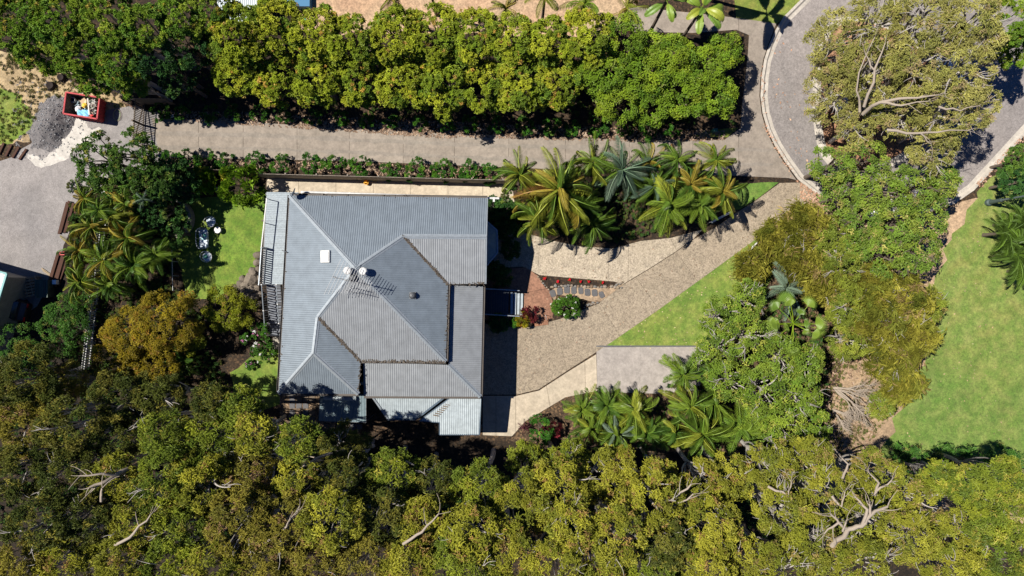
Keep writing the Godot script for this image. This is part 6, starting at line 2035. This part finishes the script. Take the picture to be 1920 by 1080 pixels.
	for row in rows:
		for i in row[1].size():
			var s: Array = row[1][i]
			var kind: String = row[2][i]
			var tone: String = {"gum": "olive", "gum_green": "green", "gum_brown": "brownish", "gum_dark": "dark"}[kind]
			var gt := tree("gum_tree", kind, s[0] + rr(-12, 12), s[1] + rr(-9, 9), s[2] * rr(0.78, 1.22), s[3] + rr(-1.0, 1.0), "%s gum tree, %s from the left in the lower forest's %s row" % [tone, ordinal(i), row[3]], "tree", "gum trees of the lower forest", Vector2(rr(-0.8, 0.8), rr(-0.9, 0.2)) if s[3] > 12.9 or s[1] > 850 or s[0] < 350 else Vector2(-2.4, 1.3))
			if row[3] == "third" and i == 7:
				limbs(gt, [[692, 882, 8.0, 0.24, 660, 908, 10.0, 0.2, 622, 944, 11.2, 0.13], [700, 836, 4.0, 0.16, 640, 846, 7.5, 0.13, 580, 868, 9.6, 0.08]])
			if row[3] == "third" and i == 1:
				limbs(gt, [[240, 880, 11.0, 0.16, 200, 902, 12.4, 0.12, 168, 914, 12.8, 0.07], [222, 890, 11.8, 0.1, 190, 888, 12.6, 0.07, 150, 892, 12.9, 0.04], [190, 940, 12.6, 0.09, 192, 915, 12.8, 0.06]])
			if row[3] == "fourth" and i == 6:
				limbs(gt, [[1240, 962, 11.0, 0.1, 1268, 934, 12.0, 0.08, 1296, 908, 12.4, 0.05], [1262, 950, 11.8, 0.07, 1300, 926, 12.3, 0.04]])
			if row[3] == "fifth" and i in [2, 5, 8]:
				limbs(gt, [[s[0] - 40, s[1] + 30, s[3] + 0.6, 0.1, s[0] - 5, s[1] + 8, s[3] + 1.2, 0.08, s[0] + 26, s[1] - 26, s[3] + 1.1, 0.04]])
	k = 0
	for s in [[1450, 880, 50, 10.0], [1520, 862, 46, 9.0], [1470, 960, 56, 11.0], [1552, 930, 52, 10.5], [1640, 900, 54, 10.5], [1716, 936, 52, 11.0], [1624, 980, 56, 12.0], [1530, 1024, 58, 12.5], [1710, 1012, 54, 12.5], [1790, 1000, 50, 12.0], [1620, 1066, 58, 13.0], [1470, 1078, 56, 13.0], [1790, 1074, 54, 13.0]]:
		tree("paperbark_tree", "paperbark_low", s[0], s[1], s[2], s[3], "%s yellow-green paperbark with white branches, counting down from the park lawn" % ordinal(k), "tree", "paperbarks of the lower forest", Vector2(rr(-0.8, 0.8), rr(-0.8, 0.3)))
		if k == 6:
			limbs(get_child(get_child_count() - 1), [
				[1560, 1024, 12.6, 0.17, 1590, 992, 13.8, 0.15, 1616, 986, 14.2, 0.13, 1632, 966, 14.4, 0.11, 1664, 950, 14.2, 0.07],
				[1616, 986, 14.2, 0.11, 1626, 955, 14.5, 0.09, 1606, 934, 14.3, 0.05], [1590, 992, 13.8, 0.1, 1572, 980, 14.0, 0.08, 1546, 1000, 13.8, 0.04], [1574, 982, 14.0, 0.08, 1556, 962, 14.1, 0.05],
				[1632, 966, 14.4, 0.09, 1630, 944, 14.5, 0.05], [1580, 996, 13.9, 0.07, 1588, 974, 14.2, 0.04]])
		if k == 4:
			limbs(get_child(get_child_count() - 1), [[1640, 930, 12.0, 0.1, 1648, 905, 12.4, 0.07, 1628, 884, 12.3, 0.03], [1644, 920, 12.2, 0.08, 1672, 900, 12.4, 0.04], [1560, 930, 11.8, 0.09, 1578, 950, 12.2, 0.06, 1584, 922, 12.3, 0.03]])
		if k == 1:
			limbs(get_child(get_child_count() - 1), [[1580, 896, 11.0, 0.09, 1590, 870, 11.4, 0.06, 1574, 854, 11.3, 0.03], [1440, 912, 11.2, 0.09, 1478, 930, 11.6, 0.06, 1484, 905, 11.6, 0.03]])
		k += 1
	k = 0
	for s in [[1826, 918, 40, 12.0], [1886, 900, 46, 12.5], [1850, 985, 46, 12.5], [1915, 980, 46, 12.0], [1880, 1060, 50, 12.5], [1768, 900, 34, 11.0]]:
		tree("shaded_tree", "gum_green", s[0], s[1], s[2], s[3], "%s shaded green tree from the top in the lower right corner" % ordinal(k), "tree", "shaded trees in the lower right corner", Vector2(rr(2.6, 3.4), rr(0.9, 1.5)))
		k += 1
	# ---- low growth under it all
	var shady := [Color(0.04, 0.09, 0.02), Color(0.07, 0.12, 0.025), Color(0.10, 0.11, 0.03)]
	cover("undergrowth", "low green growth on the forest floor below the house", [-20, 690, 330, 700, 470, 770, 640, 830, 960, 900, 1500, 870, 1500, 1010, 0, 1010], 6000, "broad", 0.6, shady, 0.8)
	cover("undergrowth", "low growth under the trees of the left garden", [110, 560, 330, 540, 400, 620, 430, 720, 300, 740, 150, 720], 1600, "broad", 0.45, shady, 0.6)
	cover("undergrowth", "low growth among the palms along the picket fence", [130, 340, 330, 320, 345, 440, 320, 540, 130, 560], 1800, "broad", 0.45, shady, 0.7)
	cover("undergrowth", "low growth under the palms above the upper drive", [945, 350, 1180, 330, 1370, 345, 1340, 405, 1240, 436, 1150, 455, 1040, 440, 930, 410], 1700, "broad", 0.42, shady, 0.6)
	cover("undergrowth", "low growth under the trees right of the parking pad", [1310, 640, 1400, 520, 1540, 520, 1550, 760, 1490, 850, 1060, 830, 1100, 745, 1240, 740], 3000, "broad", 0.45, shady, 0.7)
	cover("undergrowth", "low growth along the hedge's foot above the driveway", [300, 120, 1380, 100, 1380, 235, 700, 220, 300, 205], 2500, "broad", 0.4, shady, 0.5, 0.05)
	cover("grass_tufts", "tufts of weedy grass at the left edge above the sleeper steps", [-10, 150, 45, 185, 62, 225, 45, 260, -10, 270], 260, "long", 0.28, [Color(0.13, 0.24, 0.05), Color(0.24, 0.28, 0.08), Color(0.38, 0.35, 0.15)], 0.2)
	cover("grass_tufts", "tufts of dry straw grass around the burnt stumps", [-10, 95, 60, 110, 240, 185, 240, 208, 120, 178, 60, 240], 900, "long", 0.3, [Color(0.36, 0.32, 0.16), Color(0.45, 0.40, 0.24), Color(0.2, 0.24, 0.08)], 0.2)
	cover("ground_vine", "sparse low weeds on the bare ground beside the park lawn", [1540, 560, 1760, 560, 1740, 700, 1600, 860, 1540, 860], 1500, "long", 0.3, [Color(0.22, 0.22, 0.06), Color(0.14, 0.19, 0.04), Color(0.3, 0.26, 0.12)], 0.25)
